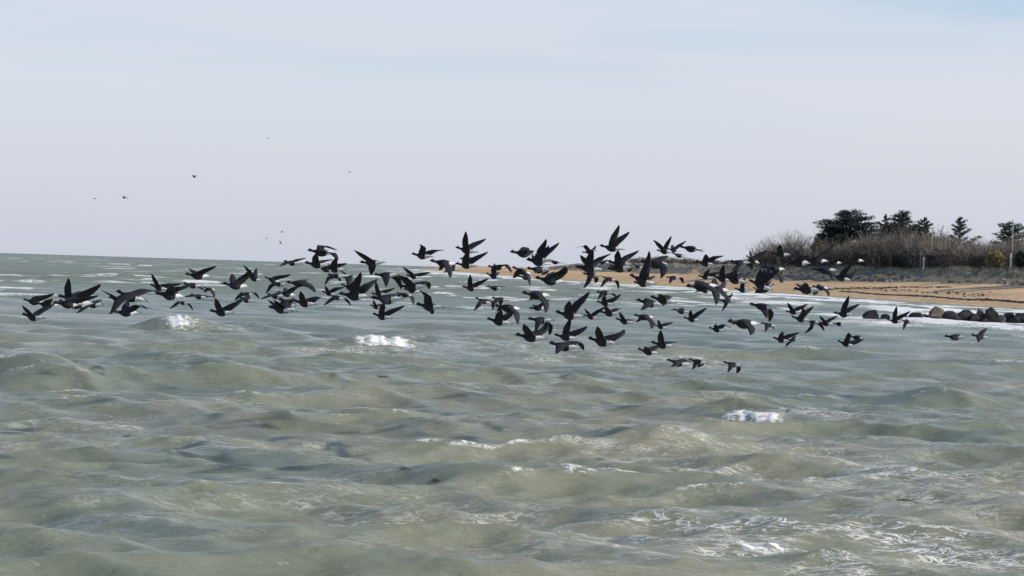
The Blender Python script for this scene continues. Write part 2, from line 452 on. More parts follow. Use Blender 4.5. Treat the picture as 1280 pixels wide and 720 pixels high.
    far = node('ShaderNodeAttribute', attribute_name='far').outputs['Fac']
    mid = node('ShaderNodeAttribute', attribute_name='mid').outputs['Fac']
    hm = math_('SUBTRACT', 1.0, math_('ABSOLUTE', math_('MULTIPLY', math_('SUBTRACT', noise((0.22, 0.50, 0.3), 4, loc=(6, 2, 3), rough=0.6, dist=0.35), 0.5), 2.0)))
    h = math_('ADD', h, math_('MULTIPLY', mid, math_('MULTIPLY', hm, 0.42)))
    h = math_('ADD', h, math_('MULTIPLY', far, math_('MULTIPLY', noise((0.12, 0.30, 0.2), 3, loc=(2, 5, 1)), 1.2)))
    h = math_('ADD', h, math_('MULTIPLY', mask, 0.05))
    bp = node('ShaderNodeBump'); bp.inputs['Strength'].default_value = 0.8; bp.inputs['Distance'].default_value = 0.5
    lk(h, bp.inputs['Height']); lk(bp.outputs[0], b.inputs['Normal'])
    return m

# ------------------------------------------------------------------ materials
M_ROCK = mat('rock_dark', (0.014, 0.015, 0.019), 0.75, 0.25, col2=(0.036, 0.034, 0.035), scale=2.2, bump=0.5, bscale=7)
M_ROCK_TAN = mat('rock_tan', (0.14, 0.105, 0.08), 0.9, 0.2, col2=(0.25, 0.19, 0.14), scale=2.5, bump=0.5, bscale=7)
M_ROCK_PALE = mat('rock_pale', (0.24, 0.23, 0.21), 0.9, 0.2, col2=(0.38, 0.35, 0.30), scale=2.5, bump=0.5, bscale=7)
M_RUBBLE = mat('rubble', (0.15, 0.14, 0.13), 0.9, 0.2, col2=(0.32, 0.29, 0.255), scale=0.4)
M_WRACK = mat('seaweed', (0.03, 0.022, 0.013), 0.8, 0.3, var=0.4, scale=2)
M_CYP = mat('cypress_leaf', (0.022, 0.038, 0.038), 0.85, 0.15, col2=(0.055, 0.075, 0.065), scale=0.5)
M_CYP2 = mat('conifer_leaf', (0.026, 0.042, 0.038), 0.85, 0.15, col2=(0.065, 0.08, 0.062), scale=0.6)
M_BARK = mat('bark', (0.10, 0.08, 0.065), 0.9, 0.1, var=0.3, scale=2)
M_TWIG = mat('twig', (0.135, 0.115, 0.10), 0.9, 0.1, col2=(0.26, 0.225, 0.195), scale=0.35)
M_TWIG_PALE = mat('twig_pale', (0.21, 0.18, 0.16), 0.9, 0.1, col2=(0.36, 0.31, 0.27), scale=0.4)
M_BRUSH = mat('understorey', (0.065, 0.068, 0.052), 0.9, 0.1, col2=(0.15, 0.125, 0.105), scale=0.16)
M_OLIVE = mat('olive_bush', (0.06, 0.065, 0.03), 0.9, 0.1, col2=(0.13, 0.12, 0.06), scale=0.5)
M_TAN = mat('dry_grass', (0.27, 0.20, 0.10), 0.9, 0.1, col2=(0.38, 0.29, 0.16), scale=0.8)
M_MARRAM = mat('marram', (0.17, 0.165, 0.12), 0.9, 0.1, col2=(0.34, 0.30, 0.19), scale=0.25)
M_POLE = mat('grey_timber', (0.33, 0.31, 0.28), 0.85, 0.2, var=0.2, scale=3)
M_WHITE = mat('white_post', (0.72, 0.70, 0.66), 0.7, 0.3, var=0.1, scale=4)
M_DARKWOOD = mat('dark_shed', (0.04, 0.042, 0.05), 0.8, 0.2, var=0.2, scale=2)

# ------------------------------------------------------------------ land
def land_material():
    m = bpy.data.materials.new('beach_and_dune'); m.use_nodes = True
    n = m.node_tree; nd = n.nodes; lk = n.links.new; b = nd['Principled BSDF']
    b.inputs['Specular IOR Level'].default_value = 0.2
    g = nd.new('ShaderNodeNewGeometry')
    def noise(sc, det=5):
        mp_ = nd.new('ShaderNodeMapping'); mp_.inputs['Scale'].default_value = sc; lk(g.outputs['Position'], mp_.inputs[0])
        t = nd.new('ShaderNodeTexNoise'); t.inputs['Scale'].default_value = 1; t.inputs['Detail'].default_value = det
        lk(mp_.outputs[0], t.inputs[0]); return t.outputs['Fac']
    def mix(f, a, c):
        o = nd.new('ShaderNodeMix'); o.data_type = 'RGBA'; lk(f, o.inputs[0])
        for q, s_ in ((6, a), (7, c)):
            if isinstance(s_, tuple): o.inputs[q].default_value = (*s_, 1)
            else: lk(s_, o.inputs[q])
        return o.outputs[2]
    def rng(s_, a0, a1):
        o = nd.new('ShaderNodeMapRange'); o.interpolation_type = 'SMOOTHSTEP'
        o.inputs['From Min'].default_value = a0; o.inputs['From Max'].default_value = a1; lk(s_, o.inputs['Value']); return o.outputs[0]
    at = nd.new('ShaderNodeAttribute'); at.attribute_name = 'dune'
    wt = nd.new('ShaderNodeAttribute'); wt.attribute_name = 'wet'
    sand = mix(rng(noise((0.25, 0.08, 0.3)), 0.35, 0.65), (0.60, 0.395, 0.215), (0.70, 0.475, 0.27))
    sand = mix(wt.outputs['Fac'], sand, (0.25, 0.165, 0.10))
    soil = mix(rng(noise((0.5, 0.4, 0.6)), 0.38, 0.62), (0.34, 0.285, 0.215), (0.50, 0.41, 0.30))
    soil = mix(rng(noise((0.16, 0.1, 0.3)), 0.5, 0.62), soil, (0.26, 0.235, 0.155))
    lk(mix(at.outputs['Fac'], sand, soil), b.inputs['Base Color'])
    b.inputs['Roughness'].default_value = 0.9
    bp = nd.new('ShaderNodeBump'); bp.inputs['Strength'].default_value = 0.5; bp.inputs['Distance'].default_value = 0.5
    lk(noise((0.9, 0.7, 0.9)), bp.inputs['Height']); lk(bp.outputs[0], b.inputs['Normal'])
    return m

def build_land():
    ys = np.concatenate((np.linspace(-300, 180, 25)[:-1], np.linspace(180, 620, 330)[:-1], np.linspace(620, 1300, 220)[:-1], np.linspace(1300, 2900, 90), np.linspace(3100, 5900, 12)))
    ss = np.concatenate((np.linspace(-60, -4, 9)[:-1], np.linspace(-4, 60, 112)[:-1], np.linspace(60, 140, 26)[:-1], np.geomspace(140, 3000, 14)))
    S, Yg = np.meshgrid(ss, ys, indexing='xy')
    Xg = shore(Yg) + S
    Zg = terrain_h(S, Yg)
    n_r, n_c = S.shape
    co = np.stack((Xg, Yg, Zg), -1).reshape(-1, 3)
    i, j = np.meshgrid(np.arange(n_r - 1), np.arange(n_c - 1), indexing='ij')
    a = (i * n_c + j).ravel(); f = np.stack((a, a + 1, a + n_c + 1, a + n_c), -1)
    me = np_mesh('beach', co, f.ravel(), np.full(len(f), 4), [land_material()])
    lum = fbm(S / 4, Yg / 6, 15, 4) - 0.5
    dune = sstep(5.0, 6.2, Zg + lum * 2.0)
    wet = 1 - sstep(2.0, 6.5, S + 3 * (fbm(S / 6, Yg / 20, 16, 3) - 0.5))
    for nm, arr in (('dune', dune), ('wet', wet)):
        t = me.attributes.new(nm, 'FLOAT', 'POINT'); t.data.foreach_set('value', arr.astype(np.float32).ravel())
    tag(link('beach', me), kind='structure')
build_land()

# ------------------------------------------------------------------ boulders of the groyne
def rock_mesh(name, w, d, h, m, seed):
    """angular quarried block: hull of scattered points, edges broken, faces slightly uneven"""
    rs = random.Random(seed); bm = bmesh.new()
    for cx in (-1, 1):
        for cy in (-1, 1):
            bm.verts.new((cx * rs.uniform(.85, 1.1), cy * rs.uniform(.8, 1.05), -.4))
            bm.verts.new((cx * rs.uniform(.7, 1.08), cy * rs.uniform(.7, 1.0), rs.uniform(.15, .55)))
            bm.verts.new((cx * rs.uniform(.15, .75), cy * rs.uniform(.2, .8), rs.uniform(.62, 1.02)))
    for _ in range(5):
        a_ = rs.uniform(0, 6.283); rr = rs.uniform(.75, 1.0); bm.verts.new((math.cos(a_) * rr, math.sin(a_) * rr, rs.uniform(.1, .75)))
    r_ = bmesh.ops.convex_hull(bm, input=bm.verts[:])
    bmesh.ops.delete(bm, geom=[v_ for v_ in bm.verts if not v_.link_faces], context='VERTS')
    bmesh.ops.dissolve_limit(bm, angle_limit=.22, verts=bm.verts[:], edges=bm.edges[:])
    bmesh.ops.bevel(bm, geom=bm.edges[:], offset=.05, segments=1, affect='EDGES', profile=.5)
    bmesh.ops.triangulate(bm, faces=bm.faces[:])
    bmesh.ops.subdivide_edges(bm, edges=[e for e in bm.edges if e.calc_length() > .35], cuts=1)
    bmesh.ops.triangulate(bm, faces=[f for f in bm.faces if len(f.verts) > 3])
    for v_ in bm.verts:
        p = v_.co + Vector((rs.uniform(-1, 1), rs.uniform(-1, 1), rs.uniform(-1, 1))) * .028
        v_.co = Vector((p.x * w / 2, p.y * d / 2, p.z * h))
    bmesh.ops.recalc_face_normals(bm, faces=bm.faces[:])
    me = bpy.data.meshes.new(name); bm.to_mesh(me); bm.free()
    me.materials.append(m)
    return me

ROCKS = [  # photo column, base row, width px, height px, material, distance behind the line, label
    (1090, 398.5, 20, 13, 0, 0.0, 'low flat-topped dark boulder at the seaward end of the rock groyne'),
    (1107.5, 398.5, 13, 9, 0, 0.3, 'small dark boulder second from the seaward end of the groyne'),
    (1122, 399.5, 12, 6, 0, 0.2, 'low dark stone awash in the gap of the groyne, left one'),
    (1132, 400, 10, 6, 0, 0.5, 'low dark stone awash in the gap of the groyne, right one'),
    (1146, 399.5, 17, 13, 0, 0.4, 'dark pointed boulder just right of the gap in the groyne'),
    (1156, 399.5, 9, 9, 2, 0.9, 'small pale-faced block between two dark boulders of the groyne'),
    (1162, 401, 12, 10, 0, 0.2, 'squat dark boulder in front of the brownish one'),
    (1172.5, 396, 17, 14, 1, 2.4, 'brownish rounded boulder standing up behind the dark groyne stones'),
    (1171, 402, 17, 8, 0, -0.5, 'low wet dark stone below the brownish boulder'),
    (1188, 402, 20, 15, 0, 0.2, 'dark wedge boulder right of the brownish one'),
    (1197, 402.5, 8, 5, 0, -0.8, 'small dark stone awash at the foot of the wedge boulder'),
    (1207.5, 401, 23, 18, 0, 0.6, 'big rounded dark boulder sloping to the left mid groyne'),
    (1219, 402, 11, 13, 0, 0.0, 'narrow dark boulder leaning on the big rounded one'),
    (1225.5, 401, 10, 16, 1, 1.2, 'upright tan boulder between the two biggest dark ones'),
    (1231, 402.5, 8, 6, 0, -0.4, 'small dark stone at the foot of the tan boulder'),
    (1241, 402.5, 19, 20, 0, 0.4, 'tallest square dark boulder of the groyne'),
    (1253, 402, 10, 12, 2, 0.5, 'pale jagged boulder right of the tallest dark one'),
    (1262, 401, 16, 14, 0, 0.9, 'dark boulder right of the pale jagged one'),
    (1269, 402.5, 11, 9, 0, -0.3, 'low dark stone in front near the frame edge'),
    (1277, 401.5, 16, 14, 0, 0.5, 'dark boulder cut by the right frame edge'),
]
ROCK_LINE = []
for i, (px, py, w, h, mi, back, lab) in enumerate(ROCKS):
    p = on_water(px, py, 0.0)
    k_ = 198.0 / p.y
    D = 198 + back * 1.3
    x = (px - 640) / F_PX * D
    m_ = D / F_PX
    zb = CAM_H - (py - hor(px)) / F_PX * D
    me = rock_mesh('boulder', w * m_ * random.uniform(.98, 1.2), w * m_ * 1.0, h * m_ * random.uniform(.82, 1.02), (M_ROCK, M_ROCK_TAN, M_ROCK_PALE)[mi], 100 + i)
    o = link('boulder', me); o.location = (x, D, zb - 0.02); o.rotation_euler = (random.uniform(-.18, .18), random.uniform(-.30, .30), random.uniform(-.5, .5))
    tag(o, lab, 'boulder', 'boulders of the rock groyne')
    ROCK_LINE.append((x, D, w * m_ * 0.5))
build_sea()

# ------------------------------------------------------------------ rock rubble at the foot of the dune
def rubble(name, label, items, m, seed):
    rs = random.Random(seed); mb = MB()
    for (x, y, z, r) in items:
        n_ = 6; vs = []
        ang = rs.uniform(0, 6.28)
        for kk, (zz, rr) in enumerate(((-0.5, 0.8), (0.25, 1.0), (0.75, 0.5))):
            for q in range(n_):
                t = ang + 2 * math.pi * q / n_; jit = rs.uniform(0.75, 1.2)
                vs.append((x + math.cos(t) * r * rr * jit, y + math.sin(t) * r * rr * jit, z + r * zz * rs.uniform(0.85, 1.15)))
        fs = [(a * n_ + q, a * n_ + (q + 1) % n_, (a + 1) * n_ + (q + 1) % n_, (a + 1) * n_ + q) for a in range(2) for q in range(n_)]
        fs.append(tuple(12 + q for q in range(n_)))
        mb.add(vs, fs)
    return tag(mb.build(name, m, smooth=False), label, 'rubble', kind='stuff')
items = []
for _ in range(240):
    px = random.uniform(925, 1120); s_ = random.uniform(33, 44) + (3 if px > 1050 else 0)
    x, y, z = spot(px, s_); items.append((x, y, z, random.uniform(0.35, 0.95)))
for _ in range(80):
    px = random.uniform(1110, 1285); s_ = random.uniform(39, 47)
    x, y, z = spot(px, s_); items.append((x, y, z, random.uniform(0.25, 0.75)))
rubble('rock_rubble', 'grey rock rubble strewn along the foot of the shaded dune', items, M_RUBBLE, 5)
# low dark stones on the sand, left part of the beach
items = []
for _ in range(70):
    px = random.uniform(965, 1040); x, y, z = spot(px, random.uniform(1, 6)); items.append((x, y, z, random.uniform(0.25, 0.6)))
rubble('beach_stones', 'low dark stones along the tide edge below the dune', items, M_ROCK, 6)

# wrack lines
def wrack(name, label, px0, px1, s0, s1, n_, seed, wid=0.5, hi=0.10):
    rs = random.Random(seed); mb = MB()
    for q in range(n_):
        t = rs.random(); px = px0 + (px1 - px0) * t
        s_ = s0 + (s1 - s0) * t + math.sin(t * 17 + seed) * 0.5 + rs.gauss(0, wid)
        x, y, z = spot(px, s_)
        r = rs.uniform(0.2, 0.75); a_ = rs.uniform(0, 3.14); vs = []
        for kk in range(5):
            tt = a_ + kk * 1.2566; rr = r * rs.uniform(0.6, 1.2)
            vs.append((x + math.cos(tt) * rr * 0.8, y + math.sin(tt) * rr * 2.2, z - 0.05))
        vs.append((x, y, z + hi * rs.uniform(0.6, 1.6)))
        mb.add(vs, [(kk, (kk + 1) % 5, 5) for kk in range(5)])
    tag(mb.build(name, M_WRACK, smooth=False), label, 'seaweed', kind='stuff')
wrack('seaweed_wrack', 'long dark line of seaweed along the middle of the beach', 1050, 1300, 16.5, 16.5, 800, 1, 0.3)
wrack('seaweed_wrack', 'upper dark line of seaweed below the rubble at the dune foot', 990, 1190, 15, 31, 420, 2, 0.7)
wrack('seaweed_wrack', 'thin broken scraps of seaweed between the two wrack lines', 1090, 1240, 21.5, 21.5, 110, 3, 0.9)

# ------------------------------------------------------------------ trees
def leaf_cloud(rs, centres, n_leaf, size, flat=0.55):
    """small leaf sprays (one tapering face each) through a list of (centre, radius x, radius z); returns triangle corners"""
    g = np.random.default_rng(rs.randrange(1 << 30))
    C = np.array([c[0] for c in centres], np.float32); RX = np.array([c[1] for c in centres]); RZ = np.array([c[2] for c in centres])
    n_ = np.maximum(3, (n_leaf * RX ** 2 / np.sum(RX ** 2))).astype(int)
    ix = np.repeat(np.arange(len(C)), n_); k_ = len(ix)
    d = g.normal(size=(k_, 3)); d /= np.linalg.norm(d, axis=1)[:, None]; d *= (g.random(k_) ** 0.4)[:, None]
    p = C[ix] + d * np.stack((RX[ix], RX[ix], RZ[ix]), -1)
    u = np.stack((d[:, 0] + g.uniform(-.6, .6, k_), d[:, 1] + g.uniform(-.6, .6, k_), g.uniform(-flat, flat, k_) + .1), -1)
    u /= np.linalg.norm(u, axis=1)[:, None] + 1e-6
    w = np.cross(u, g.uniform(-1, 1, (k_, 3))); w /= np.linalg.norm(w, axis=1)[:, None] + 1e-6
    l_ = (size * g.uniform(.6, 1.5, k_))[:, None]; b_ = l_ * g.uniform(.22, .42, k_)[:, None]
    return np.stack((p - u * l_ * .4 - w * b_, p - u * l_ * .4 + w * b_, p + u * l_), 1).reshape(-1, 3)

def tri_mesh(name, vs, m):
    co = np.asarray(vs, np.float32).reshape(-1, 3); n_ = len(co) // 3
    return np_mesh(name, co, np.arange(n_ * 3), np.full(n_, 3), [m], smooth=False)

def cypress(px, top, s_, hw, label, style, seed, leaves, m=None):
    rs = random.Random(seed); x, y, z = spot(px, s_)
    H = z_at(top, px, y) - z; R_ = hw * y / F_PX
    root = bpy.data.objects.new('cypress_tree' if style != 'spire' else 'conifer_tree', None); COL.objects.link(root); root.location = (x, y, z)
    tag(root, label, 'tree')
    mb = MB(); lean = rs.uniform(-0.3, 0.3)
    mb.tube([(0, 0, -0.5), (lean * .3, 0, H * .35), (lean, 0, H * .7), (lean * 1.1, 0, H * .97)], [H * .032, H * .026, H * .014, 0.03], 7)
    centres = []
    if style == 'dome':
        nl = 90
        for q in range(nl):
            t = q / nl; zz = H * (0.20 + 0.76 * t)
            prof = (1 - ((t - 0.28) / 0.80) ** 2) if t > 0.28 else 0.80 + 0.2 * t / .28
            a_ = rs.uniform(0, 6.283); rr = R_ * max(prof, 0.12) * rs.uniform(0.55, 1.0)
            e = Vector((lean + math.cos(a_) * rr, math.sin(a_) * rr, zz + rr * 0.10))
            mb.tube([(lean * t, 0, zz - rr * 0.28), (e.x * .55, e.y * .55, zz - rr * .02), e], [H * .010, H * .006, 0.03], 5)
            for w_ in range(4):
                f_ = 0.40 + 0.2 * w_
                centres.append(((e.x * f_, e.y * f_, zz + rr * (0.14 * f_ - .02)), rr * 0.20 + 0.55, 0.45 + 0.35 * rs.random()))
    else:
        nl = 30 if style == 'open' else 64
        for q in range(nl):
            t = (q + .5) / nl; zz = H * (0.22 + 0.72 * t)
            prof = (1 - t) ** 0.75 * rs.uniform(.6, 1.05) if style != 'round' else math.sqrt(max(0.05, 1 - (t * 1.5 - .55) ** 2)) * .95
            a_ = q * 2.4 + rs.uniform(-.6, .6); rr = R_ * (0.10 + 0.95 * prof) * rs.uniform(0.5, 1.15) * (1 + .18 * math.cos(a_ - seed))
            rise = 0.42 if style == 'open' else 0.12
            e = Vector((lean * t + math.cos(a_) * rr, math.sin(a_) * rr, zz + rr * rise))
            mb.tube([(lean * t, 0, zz - rr * .1), (e.x * .6, e.y * .6, zz + rr * rise * .35), e], [H * .009, H * .006, 0.02], 5)
            for w_ in range(4):
                f_ = 0.35 + 0.22 * w_
                centres.append(((e.x * f_, e.y * f_, zz + rr * rise * f_ ** 1.5), rr * 0.15 + 0.34, 0.30 + .25 * rs.random()))
        centres.append(((lean, 0, H * .96), 0.25, 0.55))
    mb.build('trunk', M_BARK, root)
    link('crown', tri_mesh('crown', leaf_cloud(rs, centres, leaves, 0.36 if style == 'dome' else 0.30), m or M_CYP), root)
    return root

cypress(1060, 261, 71, 48, 'largest dark spreading cypress, broad layered crown above the dune scrub', 'dome', 1, 36000)
cypress(1036, 280, 67, 22, 'low dark cypress leaning out on the left flank of the largest one', 'dome', 8, 11000)
cypress(1103, 265, 91, 19, 'slim dark conifer just right of the largest cypress', 'open', 2, 7000, M_CYP2)
cypress(1126, 261, 87, 31, 'dark peaked conifer, tallest of the group behind the scrub', 'dome', 3, 14000, M_CYP2)
cypress(1153, 269, 87, 25, 'short dark conifer with spreading limbs beside the left utility pole', 'open', 4, 9000, M_CYP2)
cypress(1114, 277, 80, 27, 'low dark rounded cypress filling the gap below the peaked conifer', 'dome', 12, 9000, M_CYP2)
cypress(1142, 279, 80, 24, 'low dark rounded cypress between the peaked conifer and the left utility pole', 'dome', 13, 8000, M_CYP2)
cypress(1197, 268, 83, 26, 'lone open-branched cypress with upswept limbs right of centre of the scrub', 'open', 5, 6000)
cypress(1258, 275, 79, 24, 'round-headed dark cypress behind the right utility pole', 'round', 6, 9000)

# tall cypresses just right of the frame: their shade lies on the beach
for i_, (px_, s__, z_) in enumerate(((1385, 56, 19), (1402, 60, 21), (1424, 58, 20), (1366, 64, 18))):
    _, y_, _ = spot(px_, s__)
    cypress(px_, hor(px_) - (z_ - CAM_H) / y_ * F_PX, s__, 32, 'dark cypress just beyond the right frame edge, ' + ('nearest the bank edge', 'second from the bank edge', 'farthest right of the four', 'set back behind the others')[i_], 'dome', 60 + i_, 6000)

# bare twiggy growth: recursive branches as thin three-sided prisms
def twig_verts(rs, base, H, R_, n_stem, depth=3, thick=0.05, up=0.9):
    tris = []
    def seg(a, b, r0, r1):
        d = (b - a)
        if d.length < 1e-4: return
        d.normalize(); u = d.cross(Vector((0.31, 0.87, 0.38))).normalized(); w = d.cross(u)
        A = [a + (u * math.cos(t) + w * math.sin(t)) * r0 for t in (0, 2.094, 4.189)]
        B = [b + (u * math.cos(t) + w * math.sin(t)) * r1 for t in (0, 2.094, 4.189)]
        for q in range(3):
            q2 = (q + 1) % 3
            tris.extend((A[q], A[q2], B[q2])); tris.extend((A[q], B[q2], B[q]))
    def grow(p, d, l_, r, lev):
        e = p + d * l_; seg(p, e, r, r * 0.62)
        if lev == 0: return
        for _ in range(rs.choice((2, 3, 3))):
            nd = (d + Vector((rs.gauss(0, .48), rs.gauss(0, .48), rs.gauss(0.08, .32)))).normalized()
            grow(p + d * l_ * rs.uniform(.55, 1), nd, l_ * rs.uniform(.55, .85), r * 0.60, lev - 1)
    for _ in range(n_stem):
        a_ = rs.uniform(0, 6.283); q = rs.random() ** .5
        b0 = Vector(base) + Vector((math.cos(a_), math.sin(a_), 0)) * R_ * 0.45 * q
        d = Vector((math.cos(a_) * q * R_ / H * .9, math.sin(a_) * q * R_ / H * .9, up)).normalized()
        grow(b0, d, H * rs.uniform(.28, .42), thick * rs.uniform(.7, 1.3), depth)
    return np.array([tuple(v_) for v_ in tris], np.float32)

def bare_tree(px, top, s_, hw, label, seed, m, stems=9, depth=4, thick=0.07):
    rs = random.Random(seed); x, y, z = spot(px, s_)
    H = z_at(top, px, y) - z; R_ = hw * y / F_PX
    root = bpy.data.objects.new('bare_tree', None); COL.objects.link(root); root.location = (x, y, z)
    tag(root, label, 'tree')
    mb = MB(); mb.tube([(0, 0, -.4), (0, 0.1, H * .16), (.1, 0, H * .3)], [.20, .16, .1], 6); mb.build('trunk', M_BARK, root)
    link('crown', tri_mesh('crown', twig_verts(rs, (0, 0, H * .1), H, R_, stems, depth, thick), m), root)
bare_tree(1001, 284, 67, 22, 'pale leafless tree, tallest left of the dark cypress', 21, M_TWIG_PALE, 16)
bare_tree(981, 289, 65, 18, 'pale leafless tree, second left of the dark cypress', 22, M_TWIG_PALE, 13)
bare_tree(963, 298, 63, 15, 'low leafless tree at the left end of the wooded rise', 23, M_TWIG_PALE, 10)

def scrub_top(px):
    return float(np.interp(px, [780, 800, 850, 880, 930, 955, 975, 1010, 1040, 1075, 1085, 1130, 1165, 1180, 1200, 1225, 1240, 1262, 1300],
                           [322, 315, 318, 322, 323, 305, 296, 303, 296, 296, 289, 285, 288, 293, 297, 301, 303, 298, 298]))
def scrub(name, label, px0, px1, n_, s0, s1, seed, m, stems, depth, m2=None, low=0.0, thick=0.05):
    rs = random.Random(seed); tris = []; leaf = []
    protos = [twig_verts(rs, (0, 0, 0), 1.0, 0.5, stems, depth, thick / 4) for _ in range(9)]
    for q in range(n_):
        px = px0 + (px1 - px0) * (q + rs.random()) / n_
        s_ = rs.uniform(s0, s1); x, y, z = spot(px, s_)
        H = max(1.2, (z_at(scrub_top(px), px, y) - z) * rs.uniform(0.75, 1.15) * 1.10); R_ = H * rs.uniform(.4, .6)
        p = rs.choice(protos); a_ = rs.uniform(0, 6.283); ca, sa = math.cos(a_) * R_ * 2, math.sin(a_) * R_ * 2
        tris.append(np.stack((x + p[:, 0] * ca - p[:, 1] * sa, y + p[:, 0] * sa + p[:, 1] * ca, z - .2 + p[:, 2] * H), -1))
        if m2: leaf.append(leaf_cloud(rs, [((x, y, z + H * .28), R_ * .9, H * .36)], 240, 0.34))
    tris = np.concatenate(tris); me = None
    if leaf:
        n0 = len(tris) // 3; co = np.concatenate([tris] + leaf); nf = len(co) // 3
        me = np_mesh(name, co, np.arange(nf * 3), np.full(nf, 3), [m, m2], np.r_[np.zeros(n0, int), np.ones(nf - n0, int)], False)
    else: me = tri_mesh(name, tris, m)
    tag(link(name, me), label, 'scrub', kind='stuff')
scrub('scrub_thicket', 'dense brown-grey leafless thicket along the top of the dune', 1068, 1300, 250, 53, 81, 31, M_TWIG, 7, 3, M_BRUSH)
scrub('scrub_thicket', 'mixed low thicket in front of the leafless trees and the cypress', 945, 1075, 95, 53, 69, 32, M_TWIG, 6, 3, M_BRUSH)
scrub('scrub_thicket', 'low pale leafless bushes on the far dune left of the rise', 785, 945, 70, 51, 73, 33, M_TWIG_PALE, 4, 2, M_BRUSH, thick=0.07)

# single bushes that stand out of the thicket
def bush(px, top, s_, hw, label, seed, m, leaves, name='bush', size=.4):
    rs = random.Random(seed); x, y, z = spot(px, s_); H = z_at(top, px, y) - z; R_ = hw * y / F_PX
    root = bpy.data.objects.new(name, None); COL.objects.link(root); root.location = (x, y, z); tag(root, label, 'bush')
    mb = MB()
    for q in range(5):
        a_ = q * 1.257; mb.tube([(0, 0, -.3), (math.cos(a_) * R_ * .3, math.sin(a_) * R_ * .3, H * .35), (math.cos(a_) * R_ * .5, math.sin(a_) * R_ * .5, H * .6)], [.07, .05, .02], 5)
    mb.build('stem', M_BARK, root)
    cen = [((math.cos(t) * R_ * .55 * q, math.sin(t) * R_ * .55 * q, H * (.50 - .12 * q)), R_ * .5, H * .45)
           for t, q in [(rs.uniform(0, 6.28), rs.random()) for _ in range(9)]]
    link('crown', tri_mesh('crown', leaf_cloud(rs, cen, leaves, size, 1.0), m), root)
bush(1243, 312, 49, 16, 'rounded tan bush of dry grass at the edge of the bank', 41, M_TAN, 3600, 'dry_bush', .45)
bush(1022, 297, 57, 20, 'olive-green bush left of the dark cypress', 42, M_OLIVE, 4200)
bush(1122, 317, 50, 10, 'low dark evergreen bush at the thicket edge by the small posts', 43, M_CYP2, 1800)
bush(1275, 312, 51, 11, 'dark evergreen bush at the right edge of the thicket', 44, M_CYP2, 1800)

# dune grass
def grass():
    rs = random.Random(51); vs = []
    for _ in range(3600):
        px = rs.uniform(600, 1300) if rs.random() < .35 else rs.uniform(940, 1300)
        s_ = 40 + rs.random() ** .7 * 14; x, y, z = spot(px, s_)
        if z < 5.2: continue
        for _b in range(6):
            a_ = rs.uniform(0, 6.28); l_ = rs.uniform(.4, .95); w = Vector((-math.sin(a_), math.cos(a_), 0)) * .07
            p = Vector((x + rs.gauss(0, .35), y + rs.gauss(0, .35), z - .05)); e = p + Vector((math.cos(a_) * .4, math.sin(a_) * .4, 1)) * l_
            vs += [p - w, p + w, e]
    tag(link('dune_grass', tri_mesh('dune_grass', vs, M_MARRAM)), 'dull marram grass on the bank and crest of the dune', 'grass', kind='stuff')
grass()

# ------------------------------------------------------------------ poles, posts, shelter
def pole(px, top, base_py, s_, label, arm):
    x, y, z = spot(px, s_); H = z_at(top, px, y) - z
    root = bpy.data.objects.new('utility_pole', None); COL.objects.link(root); root.location = (x, y, z); tag(root, label, 'pole', 'utility poles on the dune')
    mb = MB(); mb.tube([(0, 0, -.5), (0, 0, H * .5), (0, 0, H)], [.17, .15, .12], 8); mb.build('post', M_POLE, root)
    if arm:
        mb = MB(); mb.box((-.35, 0, H - .15), (1.7, .12, .14)); mb.build('crossarm', M_POLE, root, False)
        for dx in (-1.05, -.35, .35):
            mb = MB(); mb.tube([(dx, 0, H - .08), (dx, 0, H + .14)], [.05, .07], 6); mb.build('insulator', M_WHITE, root)
pole(1162.5, 284.5, 316, 53, 'pale timber utility pole with a short crossarm in front of the thicket', True)
pole(1263, 274.5, 312, 53, 'taller bare timber utility pole near the right frame edge', False)
def post(px, top, s_, label, m, w=.28):
    x, y, z = spot(px, s_); H = max(.8, z_at(top, px, y) - z)
    mb = MB(); mb.box((0, 0, H / 2 - .2), (w, w, H + .4)); mb.box((0, 0, H + .03), (w * 1.25, w * 1.25, .07))
    o = mb.build('marker_post', m, smooth=False); o.location = (x, y, z); tag(o, label, 'post', 'small posts on the dune edge')
post(1149.3, 314.5, 48.5, 'tall thin pale post beside the dark shelter', M_POLE)
post(1153.2, 321.5, 48, 'short white post beside the dark shelter', M_WHITE, .38)
post(1262, 317, 48.5, 'short white post below the right utility pole', M_WHITE, .32)
def build_shelter():
    px = 1165; x, y, z = spot(px, 51.5)
    root = bpy.data.objects.new('low_shelter', None); COL.objects.link(root); root.location = (x, y, z); tag(root, 'low dark shed roof half hidden at the foot of the thicket', 'shed')
    H = max(1.6, z_at(318, px, y) - z)
    mb = MB(); mb.box((0, 0, H / 2 - .3), (3.6, 2.4, H + .1)); mb.build('wall', M_DARKWOOD, root, False)
    mb = MB(); mb.add([(-2.2, -1.5, H - .15), (2.2, -1.5, H - .25), (2.2, 1.5, H + .2), (-2.2, 1.5, H + .3), (-2.2, -1.5, H), (2.2, -1.5, H - .1), (2.2, 1.5, H + .35), (-2.2, 1.5, H + .45)],
                      [(0, 3, 2, 1), (4, 5, 6, 7), (0, 1, 5, 4), (1, 2, 6, 5), (2, 3, 7, 6), (3, 0, 4, 7)]); mb.build('roof', M_DARKWOOD, root, False)
build_shelter()
